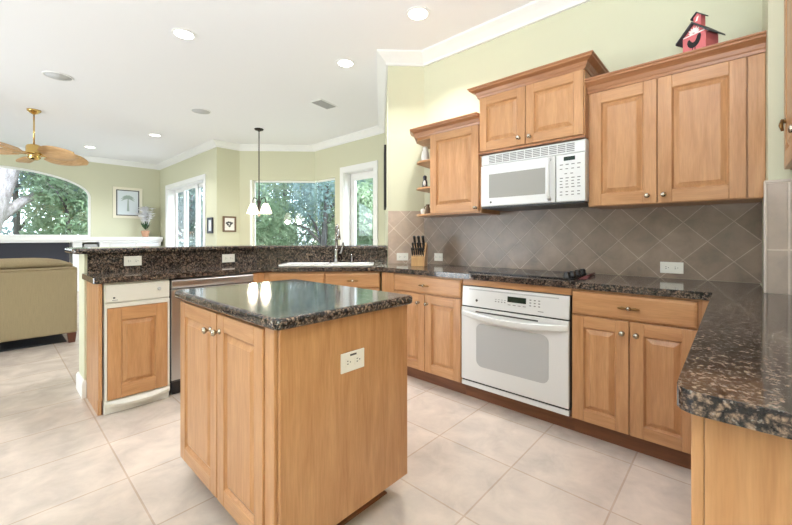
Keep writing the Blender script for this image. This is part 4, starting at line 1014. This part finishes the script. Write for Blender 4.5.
# ------------------------------------------------------------------ garden outside
struct(MB().box(-25, 30, -12, 45, -0.35, -0.12).build('ground', M['ground']))
struct(MB().prism([(3.1, 7.6), (9, 7.6), (9, 11.5), (3.1, 11.5)], -0.119, -0.02).build('patio_floor', M['patio']))
def tree(name, label, loc, h, rad, nleaf, lm, trunk=(0.12, 0.0, 0.0), bark='bark_dark', blobs=9, seed=1, low=0.3, leaf=0.16, group=None):
    rn = random.Random(seed)
    t = thing(name, label, 'tree', loc, 0, group)
    r0, lx, ly = trunk
    pts = []; n = 7
    for k in range(n+1):
        u = k/n; pts.append((lx*u*h+0.12*math.sin(3*u+seed), ly*u*h+0.1*math.sin(4*u+seed*2)*u, h*0.8*u))
    mb = MB().tube(pts, [r0*(1-0.65*k/n) for k in range(n+1)], 10)
    for k in range(6):
        b = Vector(pts[2+k % 5]); a = rn.uniform(0, 2*PI); l_ = rad*rn.uniform(0.6, 1.0)
        e = b+Vector((math.cos(a)*l_, math.sin(a)*l_, l_*rn.uniform(0.2, 0.9))); mid = (b+e)/2+Vector((0, 0, 0.15))
        mb.tube([b, mid, e], [r0*0.42, r0*0.3, r0*0.12], 7)
    mb.build('trunk', M[bark], t)
    vs = []; fs = []
    cs = []
    for k in range(blobs):
        u = rn.uniform(low, 1.0); a = rn.uniform(0, 2*PI); rr_ = rad*math.sqrt(rn.random())*0.8
        cs.append((Vector((lx*u*h+rr_*math.cos(a), ly*u*h+rr_*math.sin(a), u*h)), rad*rn.uniform(0.32, 0.6)))
    for k in range(nleaf):
        c_, r_ = cs[k % blobs]
        d = Vector((rn.gauss(0, 1), rn.gauss(0, 1), rn.gauss(0, 1))).normalized()*r_*rn.random()**0.4
        p = c_+d; nrm = Vector((rn.gauss(0, 1), rn.gauss(0, 1), rn.gauss(0, 1)+0.6)).normalized()
        a = nrm.orthogonal().normalized(); b = nrm.cross(a); s_ = leaf*rn.uniform(0.6, 1.3); ph = rn.uniform(0, PI)
        u_ = (a*math.cos(ph)+b*math.sin(ph))*s_; v_ = (b*math.cos(ph)-a*math.sin(ph))*s_*0.42
        i = len(vs); vs += [p-u_, p+v_, p+u_, p-v_]; fs.append((i, i+1, i+2, i+3))
    MB().add(vs, fs).build('foliage', M[lm], t)
    return t
tree('oak_tree', 'pale thick leaning tree trunk outside the arched window at left', (-0.40, 14.2, -0.12), 6.5, 1.5, 4500, 'leaves2', (0.40, 0.16, 0.0), 'bark', 8, 11, 0.75, 0.08)
tree('garden_tree', 'bright green leafy tree outside the right half of arched window', (1.45, 14.6, -0.12), 4.6, 1.5, 12000, 'leaves', (0.07, 0.03, 0), 'bark_dark', 20, 2, 0.12, 0.075)
tree('garden_tree', 'tall blue-green tree far outside the middle of the arched window', (0.6, 17.5, -0.12), 6.5, 2.3, 13000, 'leaves2', (0.12, 0.0, 0), 'bark_dark', 22, 3, 0.1, 0.10)
tree('garden_tree', 'far green tree outside the right edge of the arched window', (3.0, 18.5, -0.12), 6.0, 2.3, 12000, 'leaves', (0.12, 0.0, 0), 'bark_dark', 20, 4, 0.1, 0.10)
tree('garden_tree', 'leafy tree seen through the sliding glass door', (4.6, 14.2, -0.12), 5.0, 1.5, 7000, 'leaves2', (0.09, 0.02, 0), 'bark', 12, 5, 0.15, 0.09)
tree('garden_tree', 'far pale tree behind the sliding glass door', (6.2, 17.2, -0.12), 6.0, 2.2, 9000, 'leaves', (0.12, 0.0, 0), 'bark', 14, 6, 0.1, 0.11)
tree('oak_tree', 'dark forked tree trunk in the middle of the nook window', (6.3, 8.85, -0.12), 4.6, 1.6, 5000, 'leaves2', (0.12, 0.10, 0.03), 'bark_dark', 12, 7, 0.45, 0.07)
tree('garden_tree', 'green bush-like tree outside the left half of the nook window', (5.4, 10.9, -0.12), 4.2, 1.5, 12000, 'leaves', (0.08, 0.0, 0.04), 'bark_dark', 20, 8, 0.1, 0.07)
tree('garden_tree', 'bright green tree outside the right half of the nook window', (7.9, 10.4, -0.12), 4.6, 1.7, 12000, 'leaves', (0.08, 0.02, 0), 'bark_dark', 20, 9, 0.1, 0.075)
tree('garden_tree', 'dense tall tree far beyond the nook window', (8.5, 14.2, -0.12), 6.4, 2.8, 13000, 'leaves2', (0.14, 0, 0), 'bark_dark', 24, 10, 0.05, 0.12)
tree('garden_tree', 'leafy shrub-like tree outside the white glazed nook door', (7.6, 7.5, -0.12), 3.8, 1.4, 12000, 'leaves', (0.07, 0, 0), 'bark_dark', 20, 12, 0.08, 0.07)
tree('garden_tree', 'tall dark tree far beyond the white glazed nook door', (11.0, 10.6, -0.12), 6.4, 2.8, 13000, 'leaves2', (0.14, 0, 0), 'bark_dark', 24, 13, 0.05, 0.12)
